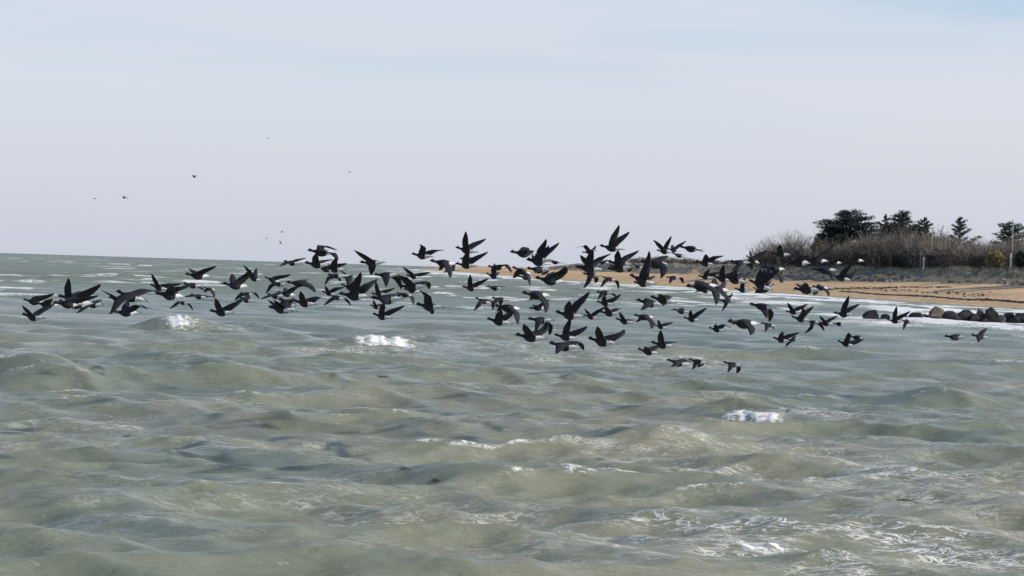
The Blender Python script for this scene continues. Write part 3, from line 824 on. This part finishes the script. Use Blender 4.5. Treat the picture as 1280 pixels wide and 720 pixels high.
def fence():
    x0, y0, z0 = spot(894, 45); x1, y1, z1 = spot(922, 45)
    root = bpy.data.objects.new('timber_fence', None); COL.objects.link(root); root.location = (x0, y0, z0)
    tag(root, 'pale low timber fence on the far dune crest behind the right-hand geese', 'fence')
    A = Vector((0, 0, 0)); B = Vector((x1 - x0, y1 - y0, z1 - z0))
    for q in range(9):
        p = A.lerp(B, q / 8); mb = MB(); mb.box((p.x, p.y, p.z + .55), (.16, .16, 1.7)); mb.build('post', M_POLE, root, False)
    for hz in (.55, 1.15):
        mb = MB(); mb.tube([A + Vector((0, 0, hz)), A.lerp(B, .5) + Vector((0, 0, hz)), B + Vector((0, 0, hz))], [.09, .09, .09], 6); mb.build('rail', M_POLE, root)
fence()

# ------------------------------------------------------------------ the flock of brent geese
def bird_mat(name, col, var=.25, rough=.7):
    return mat(name, col, rough, .25, var=var, scale=14)
BM = [bird_mat('goose_black', (0.012, 0.012, 0.016)), bird_mat('goose_back', (0.022, 0.021, 0.026)),
      bird_mat('goose_belly', (0.028, 0.027, 0.031)), bird_mat('goose_white', (0.62, 0.62, 0.63), .08),
      bird_mat('goose_wing', (0.018, 0.018, 0.024)), bird_mat('goose_quill', (0.014, 0.014, 0.018))]
# stations along the body: distance from bill tip, half width, half height, lift of the axis
ST = [(0.000, .004, .004, .004), (0.022, .010, .009, .008), (0.036, .018, .018, .014), (0.056, .025, .026, .017), (0.078, .024, .025, .014),
      (0.100, .019, .020, .006), (0.150, .021, .022, .002), (0.185, .032, .036, -.002), (0.220, .054, .062, -.010), (0.270, .070, .078, -.012),
      (0.325, .074, .080, -.010), (0.392, .066, .068, -.002), (0.435, .056, .055, .006), (0.480, .044, .040, .012), (0.525, .036, .024, .015),
      (0.565, .042, .009, .016), (0.600, .046, .004, .016)]
NS = 12
BODY_L = 0.60
WING_L = 0.53
W_U = [0.0, 0.14, 0.30, 0.46, 0.60, 0.74, 0.86, 0.95, 1.0]
W_C = [.172, .166, .160, .150, .128, .098, .068, .040, .010]

def make_goose(name, F, U, wings):
    """F forward, U up (unit); wings: for left and right (wrist vector, tip vector) from the shoulder. One continuous mesh."""
    F = F.normalized(); S = F.cross(U).normalized(); U = S.cross(F).normalized()     # S points to the bird's right
    V = []; Fc = []; MI = []
    mid = 0.30
    for (x, w, h, z) in ST:
        c = F * (mid - x) + U * z
        bulk = 1.28 if x < .19 else (1.04 if x < .38 else 0.90)
        for k_ in range(NS):
            t = 2 * math.pi * (k_ + 0.5) / NS           # 0 at the right side, going up
            V.append(c + S * math.cos(t) * w * bulk + U * math.sin(t) * h * bulk)
    r0, r1 = 8, 11                                       # rings that carry the wing roots
    sec = {1: 0, -1: 4}                                  # right side sector / left side sector (mirrored)
    hole = set()
    for sd, k0 in sec.items():
        for r in range(r0, r1): hole.add((r, k0))
    for r in range(len(ST) - 1):
        x = ST[r][0]
        for k_ in range(NS):
            if (r, k_) in hole: continue
            k2 = (k_ + 1) % NS
            Fc.append((r * NS + k_, r * NS + k2, (r + 1) * NS + k2, (r + 1) * NS + k_))
            top_ = k_ in (1, 2, 3)
            if r < 7: mi = 0
            elif r < 8: mi = 0
            elif r < 11: mi = 1 if k_ in (0, 1, 2, 3, 4) else 2
            elif r < 14: mi = 5 if (k_ in (1, 2, 3) and r < 12) or (k_ == 2 and r < 14) else 3
            else: mi = 0 if r >= 15 else (0 if top_ else 3)
            MI.append(mi)
    Fc.append(tuple(range(NS))); MI.append(0)
    last = (len(ST) - 1) * NS
    Fc.append(tuple(last + k_ for k_ in range(NS - 1, -1, -1))); MI.append(0)
    for sd, (wr, tp) in wings.items():                   # sd +1 right, -1 left
        k0 = sec[sd]; ka, kb = (k0 + 1, k0) if sd == 1 else (k0, k0 + 1)   # ka upper edge, kb lower edge
        loop = [r * NS + ka for r in range(r0, r1 + 1)] + [r * NS + kb for r in range(r1, r0 - 1, -1)]
        c0 = sum((V[i] for i in loop), Vector()) / 8
        prev = loop
        for si in range(1, len(W_U)):
            u = W_U[si]
            # leading-edge line through wrist and tip
            if u < .46: q = u / .46; p = wr * q
            else: q = (u - .46) / .54; p = wr + (tp - wr) * q
            # soft joint
            if .25 < u < .7:
                w_ = 1 - abs(u - .46) / .22
                if w_ > 0: p = p + ((tp * .46) - wr) * 0.12 * w_
            d = (wr if u < .4 else ((tp - wr) if u > .5 else tp)).normalized()
            ch = -F - d * (-F).dot(d) * 0.75
            if ch.length < .15: ch = U * -1
            ch.normalize()
            nrm = d.cross(ch).normalized()
            if nrm.dot(U) < 0 and abs(nrm.dot(U)) > .02: nrm = -nrm
            c = W_C[si]; th = 0.016 * (1 - u) + 0.0022
            lead = p + c0 * (1 - u * .3) + F * (0.055 * (1 - u)) * 1.0
            prof = [(0, .5), (.30, 1.0), (.68, .6), (1.0, .12)]
            lp = []
            for (a_, t_) in prof: lp.append(lead + ch * c * (a_ - 0.30 * (1 - u) - .0) + nrm * th * t_)
            for (a_, t_) in reversed(prof): lp.append(lead + ch * c * (a_ - 0.30 * (1 - u)) - nrm * th * .5 * t_)
            base = len(V); V += lp; cur = list(range(base, base + 8))
            for e in range(8):
                e2 = (e + 1) % 8
                f_ = (prev[e], prev[e2], cur[e2], cur[e])
                Fc.append(f_ if sd == 1 else f_[::-1]); MI.append(5 if (e in (2, 3, 4) or u > .8) else 4)
            prev = cur
        Fc.append(tuple(prev)); MI.append(5)
    me = bpy.data.meshes.new(name); me.from_pydata([tuple(v_) for v_ in V], [], Fc)
    for m_ in BM: me.materials.append(m_)
    for p, mi in zip(me.polygons, MI): p.material_index = mi; p.use_smooth = True
    bm = bmesh.new(); bm.from_mesh(me); bmesh.ops.recalc_face_normals(bm, faces=bm.faces[:]); bm.to_mesh(me); bm.free()
    me.update()
    return me

E_R = CAM_M.to_3x3() @ Vector((1, 0, 0)); E_U = CAM_M.to_3x3() @ Vector((0, 1, 0)); E_D = CAM_M.to_3x3() @ Vector((0, 0, -1))

# each bird: bill tip, tail tip, near wing [wrist] tip, far wing [wrist] tip, in photograph coordinates of a crop (x0, y0, zoom)
FLOCK = [
 (20, 330, 7.111, [
  ((45,448),(265,492),[(85,368)],[(300,350)]), ((70,315),(250,358),[(322,262)],[(140,280)]), ((170,345),(385,378),[(340,312)],[(215,400)]),
  ((368,288),(600,300),[(487,130)],[(608,235)]), ((380,340),(690,360),[(742,185)],[(480,250)]), ((400,350),(530,360),[(735,280)],[(470,300)]),
  ((590,350),(785,372),[(552,442)],[(700,320)]), ((818,298),(1000,335),[(760,235)],[(960,250)]),
  ((890,245),(1165,340),[(900,320),(842,445)],[(1085,230),(1195,240)]), ((870,425),(1088,440),[(1090,345),(1160,405)],[(940,330)])]),
 (180, 310, 8, [
  ((80,375),(225,420),[(85,258)],[(370,352)]), ((132,458),(380,500),[(310,400),(420,390)],[(62,470)]), ((390,355),(590,390),[(350,430)],[(575,440)]),
  ((600,395),(710,425),[(680,460),(690,500)],[(580,450)]), ((465,465),(635,505),[(390,490)],[(700,495)]),
  ((330,540),(450,558),[(330,550),(240,612)],[(430,570),(463,628)]), ((420,262),(665,292),[(712,185)],[(400,210)]),
  ((795,358),(1040,393),[(1000,270),(1050,225)],[(830,260)]), ((1030,285),(1180,335),[(977,170)],[(1090,200)]),
  ((655,630),(905,658),[(720,505)],[(890,550),(960,510)]), ((960,450),(1105,470),[(930,470),(890,525)],[(1080,450),(1125,515)]),
  ((940,490),(1110,545),[(900,560)],[(1000,470)])]),
 (320, 300, 8, [
  ((275,212),(455,245),[(230,268)],[(468,178)]), ((522,105),(790,140),[(740,140),(800,215)],[(600,55),(770,108)]),
  ((488,228),(735,262),[(600,140)],[(720,195)]), ((600,260),(800,318),[(885,232)],[(660,240)]),
  ((715,345),(885,370),[(710,380),(678,452)],[(815,420)]), ((1040,225),(1290,232),[(972,115)],[(1110,290),(1100,358)]),
  ((90,372),(245,425),[(340,340)],[(150,400)]), ((150,430),(308,450),[(135,455),(88,540)],[(230,470)]),
  ((310,425),(550,440),[(540,490),(575,530)],[(480,400)]), ((225,520),(395,560),[(360,480),(415,462)],[(262,478)]),
  ((110,545),(285,575),[(45,595)],[(200,520)]), ((370,610),(610,655),[(450,515)],[(590,570),(670,600)]),
  ((120,672),(380,712),[(125,602)],[(240,600),(380,610)]), ((220,590),(400,675),[(240,560)],[(370,640)]),
  ((665,520),(800,550),[(690,460)],[(790,475),(880,465)]), ((735,550),(890,600),[(672,650)],[(870,590),(922,662)]),
  ((832,540),(1140,575),[(1035,330)],[(1120,420),(1170,395)])]),
 (330, 330, 8, [((775,208),(950,260),[(960,180)],[(850,110)]), ((780,130),(900,150),[(830,200)],[(870,110)])]),
 (440, 300, 8, [
  ((220,348),(470,355),[(320,400),(330,478)],[(420,400),(455,500)]), ((205,537),(340,545),[(228,415)],[(370,490),(428,475)]),
  ((190,580),(515,600),[(330,650)],[(420,545)]), ((450,530),(605,570),[(580,570),(598,655)],[(470,530),(420,580)]),
  ((545,352),(690,385),[(492,275)],[(775,318)]), ((465,460),(745,475),[(480,380),(450,360)],[(700,420),(720,500)]),
  ((520,492),(680,520),[(600,465)],[(560,470)]), ((597,140),(810,175),[(700,80),(668,50)],[(840,85),(897,103)])]),
 (440, 330, 8, [((205,500),(405,550),[(290,430),(310,390)],[(420,440),(505,412)]), ((178,410),(310,450),[(212,360)],[(290,400)]),
  ((640,405),(920,445),[(740,330),(670,270)],[(750,512)])]),
 (510, 280, 8, [
  ((225,370),(490,410),[(370,450),(395,547)],[(320,400),(280,470)]), ((380,430),(515,465),[(345,490)],[(450,390)]),
  ((478,235),(700,290),[(560,80)],[(752,145)]), ((500,400),(670,425),[(575,290)],[(700,300),(790,272)]), ((520,345),(670,380),[(600,300)],[(640,330)]),
  ((545,628),(720,660),[(608,507)],[(785,542)]), ((790,625),(950,655),[(750,632)],[(970,632)]),
  ((800,425),(1000,440),[(950,410),(1015,495)],[(810,480)]), ((780,495),(940,550),[(850,440),(850,395)],[(890,480)])]),
 (570, 360, 8, [
  ((195,100),(360,165),[(220,150),(162,222)],[(340,130),(345,220)]), ((360,98),(535,130),[(380,130),(365,165)],[(420,180)]),
  ((390,178),(650,220),[(560,250),(580,368)],[(440,190),(385,245)]), ((310,308),(555,365),[(430,215)],[(500,270),(540,180)]),
  ((665,50),(945,85),[(850,150),(852,250)],[(760,80),(722,130)]), ((733,205),(910,190),[(915,120)],[(760,175)]),
  ((722,310),(978,335),[(800,340),(765,440)],[(900,380),(905,480)]), ((598,468),(905,515),[(645,360)],[(840,430),(875,345)]),
  ((935,553),(1240,610),[(1000,590),(965,655)],[(1180,540),(1245,635)])]),
 (630, 340, 8, [((520,402),(800,460),[(622,292)],[(822,198)]), ((505,630),(735,675),[(640,455)],[(720,590),(808,543)])]),
 (630, 280, 8, [
  ((85,432),(280,515),[(200,500),(232,615)],[(70,540)]), ((140,522),(300,548),[(180,540)],[(210,500)]),
  ((65,282),(330,300),[(230,270),(168,335)],[(200,240),(155,235)]), ((230,355),(480,370),[(402,160)],[(522,190)]),
  ((235,360),(440,385),[(292,412)],[(270,310)]), ((450,372),(570,395),[(620,408)],[(490,365)]),
  ((230,445),(470,465),[(320,460),(285,500)],[(390,470),(350,515)]), ((315,540),(615,590),[(560,480),(565,430)],[(480,480)]),
  ((790,285),(920,270),[(800,228),(682,243)],[(880,260),(905,220)]), ((750,430),(980,410),[(738,325)],[(960,330),(1045,303)]),
  ((790,495),(970,525),[(830,570),(775,645)],[(900,550),(890,595)]), ((800,430),(990,470),[(1012,358)],[(900,380)]),
  ((960,218),(1200,262),[(1128,12)],[(1230,78)]), ((985,530),(1130,570),[(990,570),(945,635)],[(1110,580),(1132,650)])]),
 (730, 275, 8, [
  ((240,415),(470,460),[(310,310)],[(525,305)]), ((262,462),(475,485),[(340,470),(245,510)],[(430,490),(430,525)]),
  ((500,568),(670,640),[(625,400),(637,292)],[(670,600)]), ((500,622),(680,660),[(540,590)],[(640,600)]),
  ((570,415),(855,460),[(770,500),(725,590)],[(760,375),(810,358)]), ((480,440),(600,490),[(520,470)],[(560,450)]),
  ((738,305),(870,330),[(680,205)],[(862,150)]), ((840,290),(955,312),[(1013,203)],[(885,245)]), ((955,270),(1185,302),[(1150,330)],[(1080,285)]),
  ((880,330),(1020,380),[(900,355)],[(1005,350)]), ((820,572),(970,580),[(850,600),(830,642)],[(960,590),(980,642)])]),
 (840, 300, 8, [
  ((245,217),(425,255),[(320,170),(305,148)],[(400,170),(495,158)]), ((268,360),(400,385),[(350,290)],[(400,330),(480,315)]),
  ((140,465),(470,465),[(380,520),(375,658)],[(260,420),(215,480)]), ((410,360),(600,420),[(480,250)],[(600,330),(650,280)]),
  ((470,602),(620,625),[(530,620),(475,712)],[(600,540)]), ((420,480),(600,540),[(560,520)],[(540,390)]), ((265,505),(400,515),[(205,527)],[(330,490)]),
  ((585,213),(785,235),[(650,250),(565,310)],[(760,260),(785,300)]), ((740,160),(875,240),[(870,120),(948,88)],[(780,100)]),
  ((905,270),(1085,290),[(950,310),(900,385)],[(1060,350),(1070,435)]), ((770,405),(960,450),[(852,297)],[(940,330)]),
  ((630,485),(780,520),[(700,378)],[(820,510)]), ((810,475),(935,545),[(960,470),(1003,430)],[(860,500)])]),
 (940, 290, 8, [
  ((195,212),(385,235),[(240,130)],[(350,190)]), ((370,270),(575,315),[(520,240)],[(450,250)]), ((540,262),(765,300),[(720,200),(800,110)],[(640,200)]),
  ((740,290),(900,315),[(840,280),(935,232)],[(770,340)]), ((940,248),(1125,300),[(1060,240),(1118,220)],[(1050,300)]),
  ((610,375),(855,390),[(730,410),(738,470)],[(740,350)]), ((795,430),(990,492),[(948,325)],[(980,430),(1042,385)]),
  ((420,570),(670,595),[(590,600),(550,638)],[(445,520)]), ((600,545),(770,570),[(720,600),(718,645)],[(680,525)])]),
 (860, 360, 8, [
  ((620,163),(868,205),[(720,230),(738,305)],[(800,250),(800,345)]), ((395,335),(725,370),[(560,400),(545,470)],[(480,350),(455,380)]),
  ((212,397),(370,435),[(250,362)],[(340,365),(420,402)]), ((735,350),(885,390),[(740,437)],[(860,415)]),
  ((855,500),(1015,540),[(915,433)],[(1000,470),(1095,443)]), ((990,520),(1112,515),[(955,592)],[(1080,480)])]),
 (960, 355, 8, [
  ((178,272),(330,290),[(168,188)],[(380,200)]), ((238,328),(420,375),[(330,290),(300,230)],[(440,220)]),
  ((385,370),(520,390),[(420,430),(350,495)],[(520,420),(548,478)]), ((505,380),(655,412),[(485,318)],[(688,315)]),
  ((650,390),(770,415),[(690,380)],[(720,385)]), ((665,290),(855,315),[(780,120)],[(902,198)]),
  ((700,570),(860,630),[(790,510),(770,482)],[(880,570),(940,540)]), ((815,520),(970,562),[(850,515)],[(930,520)])]),
 (1080, 350, 6.4, [((188,318),(310,340),[(240,210)],[(365,245)]), ((300,320),(390,350),[(293,398)],[(350,315)]),
  ((650,452),(810,462),[(700,465),(655,485)],[(780,440)]), ((862,440),(1000,468),[(872,497)],[(988,388)])]),
 (720, 350, 8, [
  ((205,120),(375,135),[(235,150),(198,198)],[(350,150),(385,180)]), ((210,215),(380,255),[(260,150)],[(380,180),(430,140)]),
  ((240,320),(435,345),[(275,265)],[(390,290),(440,295)]), ((80,352),(225,390),[(68,283)],[(275,265)]),
  ((400,388),(575,440),[(415,318)],[(520,400),(590,402)]), ((608,202),(870,262),[(680,250),(608,303)],[(700,190),(640,225)]),
  ((752,170),(1000,240),[(820,150),(800,140)],[(900,160),(915,170)]), ((975,295),(1135,330),[(915,302)],[(1060,280)]),
  ((1080,378),(1240,412),[(1120,300)],[(1295,270)]), ((580,352),(790,385),[(730,430),(712,490)],[(640,390),(590,432)]),
  ((782,448),(915,490),[(800,395)],[(960,420)]), ((125,585),(410,650),[(180,460)],[(400,550),(455,503)])]),
 (840, 290, 4.5, [((180,300),(330,340),[(300,400)],[(240,260)]), ((290,250),(420,290),[(330,215)],[(400,230)]), ((440,275),(560,330),[(500,210)],[(590,205)]),
  ((470,345),(575,300),[(500,320)],[(560,280)]), ((520,195),(640,215),[(600,290)],[(560,200)]), ((640,170),(780,180),[(700,140)],[(740,200)]), ((690,320),(830,330),[(720,290)],[(760,355)])]),
 (600, 275, 4, [((235,200),(350,225),[(330,130)],[(270,180)]), ((480,235),(620,255),[(545,150)],[(600,200)]), ((640,245),(760,240),[(680,170)],[(730,180)]),
  ((780,300),(880,320),[(840,210)],[(870,280)])]),
 (180, 290, 4, [((60,300),(200,330),[(150,275)],[(110,320)]), ((640,370),(770,400),[(650,340)],[(720,330)]), ((900,175),(1010,195),[(960,130)],[(990,215)])]),
 (780, 385, 8, [
  ((275,345),(500,395),[(332,220)],[(530,345)]), ((140,412),(350,465),[(180,380)],[(300,390),(355,375)]),
  ((435,520),(655,580),[(500,545),(432,583)],[(600,520),(650,550)]), ((650,515),(830,560),[(690,560),(650,610)],[(760,560),(722,600)]),
  ((998,543),(1180,585),[(1040,580),(1003,640)],[(1130,600),(1117,662)])]),
]

def place_goose(name, head, tail, wa, wb, rs, dist=None):
    """head/tail/wing points in photograph pixels -> a goose in the air over the sea"""
    hx, hy = head; tx, ty = tail
    bl = math.hypot(tx - hx, ty - hy)
    shx, shy = hx + (tx - hx) * .42, hy + (ty - hy) * .42
    wl = [math.hypot(w[-1][0] - shx, w[-1][1] - shy) for w in (wa, wb)]
    yaw = rs.uniform(.14, .42)
    if dist: D = dist
    else:
        sc = max(bl / (BODY_L * math.cos(yaw)), max(wl) / (WING_L * 1.02))
        D = min(max(F_PX / sc, 24), 90)
    m_ = D / F_PX                                     # metres per pixel there
    left = wa[-1][0] < wb[-1][0]
    dep = math.sin(yaw) * (1 if left else -1)
    b2 = (E_R * (hx - tx) + E_U * -(hy - ty)) / bl
    Fv = (b2 * math.cos(yaw) + E_D * dep).normalized()
    Uv = Vector((0, 0, 1)) - Fv * Fv.z; Uv.normalize()
    mx_, my_ = (hx + tx) / 2, (hy + ty) / 2
    loc = Vector((0, 0, CAM_H)) + (CAM_M.to_3x3() @ Vector(((mx_ - 640) / F_PX, (360 - my_) / F_PX, -1))) * D
    # scale the bird so that its length fits the photograph at its own distance
    size = bl * m_ / (BODY_L * math.cos(yaw)); size = min(max(size, .80), 1.12)
    if dist: size = 1.0
    else: size *= 1.07
    Sv = Fv.cross(Uv).normalized()
    wings = {}
    for sd, w in ((-1, wa), (1, wb)):
        out = []
        for q, (x, y) in enumerate(w):
            v_ = (E_R * (x - shx) - E_U * (y - shy)) * m_ / size
            full = WING_L * (0.47 if q < len(w) - 1 else 1.0)
            r2 = full * full - v_.length_squared
            dd = math.sqrt(r2) if r2 > 0 else 0.0
            v_ = v_ + E_D * (dd if sd == 1 else -dd) * 0.9
            if v_.length > full * 1.12: v_ = v_.normalized() * full * 1.12
            out.append(v_)
        tp = out[-1]
        wr = out[0] if len(out) == 2 else tp * .46 + Fv * .045 + Uv * .012
        if wr.length > WING_L * .56: wr = wr.normalized() * WING_L * .56
        if wr.length < WING_L * .30: wr = wr.normalized() * WING_L * .30
        wings[sd] = (wr, tp)
    me = make_goose(name, Fv, Uv, wings)
    o = link(name, me); o.location = loc; o.scale = (size,) * 3
    za, zb = wings[-1][1].z, wings[1][1].z
    return o, za, zb, mx_, my_

ZONES = [(190, "at the flock's left tip"), (325, 'over the left breaking wave'), (445, 'in the dense left group'), (560, 'above the bright central whitecap'),
         (628, 'in front of the far sand spit'), (722, 'in the middle of the flock'), (800, 'just right of the middle'), (880, 'before the far bare dune'),
         (962, 'in the dense right group'), (1052, 'below the dark cypress'), (1300, 'near the groyne boulders')]
ORD = ['first', 'second', 'third', 'fourth', 'fifth', 'sixth', 'seventh', 'eighth', 'ninth', 'tenth', 'eleventh', 'twelfth']
def flock():
    rs = random.Random(77); rec = []
    for (x0, y0, z, lst) in FLOCK:
        for (h, t, wa, wb) in lst:
            cv = lambda p: (x0 + p[0] / z, y0 + p[1] / z)
            rec.append(place_goose('goose', cv(h), cv(t), [cv(p) for p in wa], [cv(p) for p in wb], rs))
    buckets = {}
    for (o, za, zb, x, y) in rec:
        hi, lo = max(za, zb), min(za, zb)
        if lo > .27: pose = 'wings raised high'
        elif lo > .05: pose = 'wings half raised'
        elif hi < -.22: pose = 'wings swept far down'
        elif hi < .04: pose = 'wings drooping'
        elif hi > .15 and lo < -.10: pose = 'one wing up, one down'
        else: pose = 'wings nearly level'
        zi = next(i for i, (lim, _) in enumerate(ZONES) if x < lim)
        row = 'upper' if y < hor(x) + (22 if x < 900 else 24) else 'lower'
        buckets.setdefault((pose, zi, row), []).append((x, o))
    for (pose, zi, row), lst in buckets.items():
        lst.sort(key=lambda q: q[0])
        for i, (x, o) in enumerate(lst):
            if len(lst) == 1: lab = f'{row} dark goose with {pose} {ZONES[zi][1]}'.replace('with one', 'one')
            else: lab = f'{row} goose, {pose}, {ZONES[zi][1]}, {ORD[i]} from left'
            tag(o, lab, 'goose', 'flock of geese flying left over the sea')
flock()

# a few far birds high over the sea
FAR = [((239.5, 219), (245.5, 223), 'far bird slanting down, small in the sky above the flock'), ((152, 245.5), (159.5, 247.5), 'far bird gliding low at the left of the sky'),
       ((116, 248.7), (119.5, 247.3), 'tiny leftmost far bird in the sky'), ((333.5, 172.3), (336.8, 172.8), 'tiny highest far bird in the sky'),
       ((435.4, 214.5), (438.6, 215.5), 'tiny rightmost far bird in the open sky'), ((350.5, 290), (354.5, 290.3), 'far bird, upper one of the small pair over the horizon'),
       ((331.2, 297.8), (334.6, 297.5), 'tiny far bird left of the small pair over the horizon'), ((349.3, 300.5), (351.6, 305.5), 'far bird diving, lower one of the small pair over the horizon')]
rs_far = random.Random(5)
for (h, t, lab) in FAR:
    bl = math.hypot(h[0] - t[0], h[1] - t[1]); D = F_PX * .58 / bl
    cx, cy = (h[0] + t[0]) / 2, (h[1] + t[1]) / 2
    up_ = rs_far.choice((-1, 1)) * bl * .35
    o = place_goose('goose', h, t, [(cx - .1 * bl, cy - up_)], [(cx + .3 * bl, cy - up_ * .8)], rs_far, dist=D)[0]
    tag(o, lab, 'bird', 'far birds in the sky')

# ------------------------------------------------------------------ drifting seaweed on the water
STRANDS = [(508, 600, 22, 'dark strand of drifting seaweed, longest of those low centre'), (570, 478, 14, 'short dark seaweed strand below the middle of the flock'),
           (880, 474, 24, 'dark clump of drifting seaweed below the three lowest geese'), (1130, 636, 45, 'long dark drift of seaweed on the water at lower right'),
           (750, 563, 10, 'small dark strand left of the smooth unbroken crest'), (395, 560, 26, 'thin dark strand on the water left of centre'),
           (160, 537, 16, 'short dark strand on the water at the left'), (545, 607, 12, 'short dark strand just right of the longest one'),
           (640, 560, 16, 'dark strand on the water under the middle of the picture'), (480, 476, 16, 'thin dark strand below the bright central whitecap'), (1205, 487, 10, 'small dark strand near the pale crest at right')]
for i, (px, py, w, lab) in enumerate(STRANDS):
    rs = random.Random(900 + i); c = on_water(px, py, 0.1); m_ = c.y / F_PX; mb = MB()
    for q in range(5):
        x0 = 0.0; ln = rs.uniform(.3, .6) * w * m_ * (1 if q % 2 else -1); y0 = 0.0
        pts = [(x0 + ln * t, y0 + .12 * math.sin(t * 4 + q) + t * rs.uniform(-.2, .2), .012 * math.sin(3 * t + q)) for t in (0, .25, .5, .75, 1)]
        mb.tube(pts, [.006, .008, .008, .006, .003], 5)
    o = mb.build('seaweed_strand', M_WRACK); q_ = np.argmin((SEA_CO[:, 0] - c.x) ** 2 + (SEA_CO[:, 1] - c.y) ** 2); o.location = (c.x, c.y, float(SEA_CO[q_, 2]) + .01)
    tag(o, lab, 'seaweed', 'seaweed strands drifting on the sea')
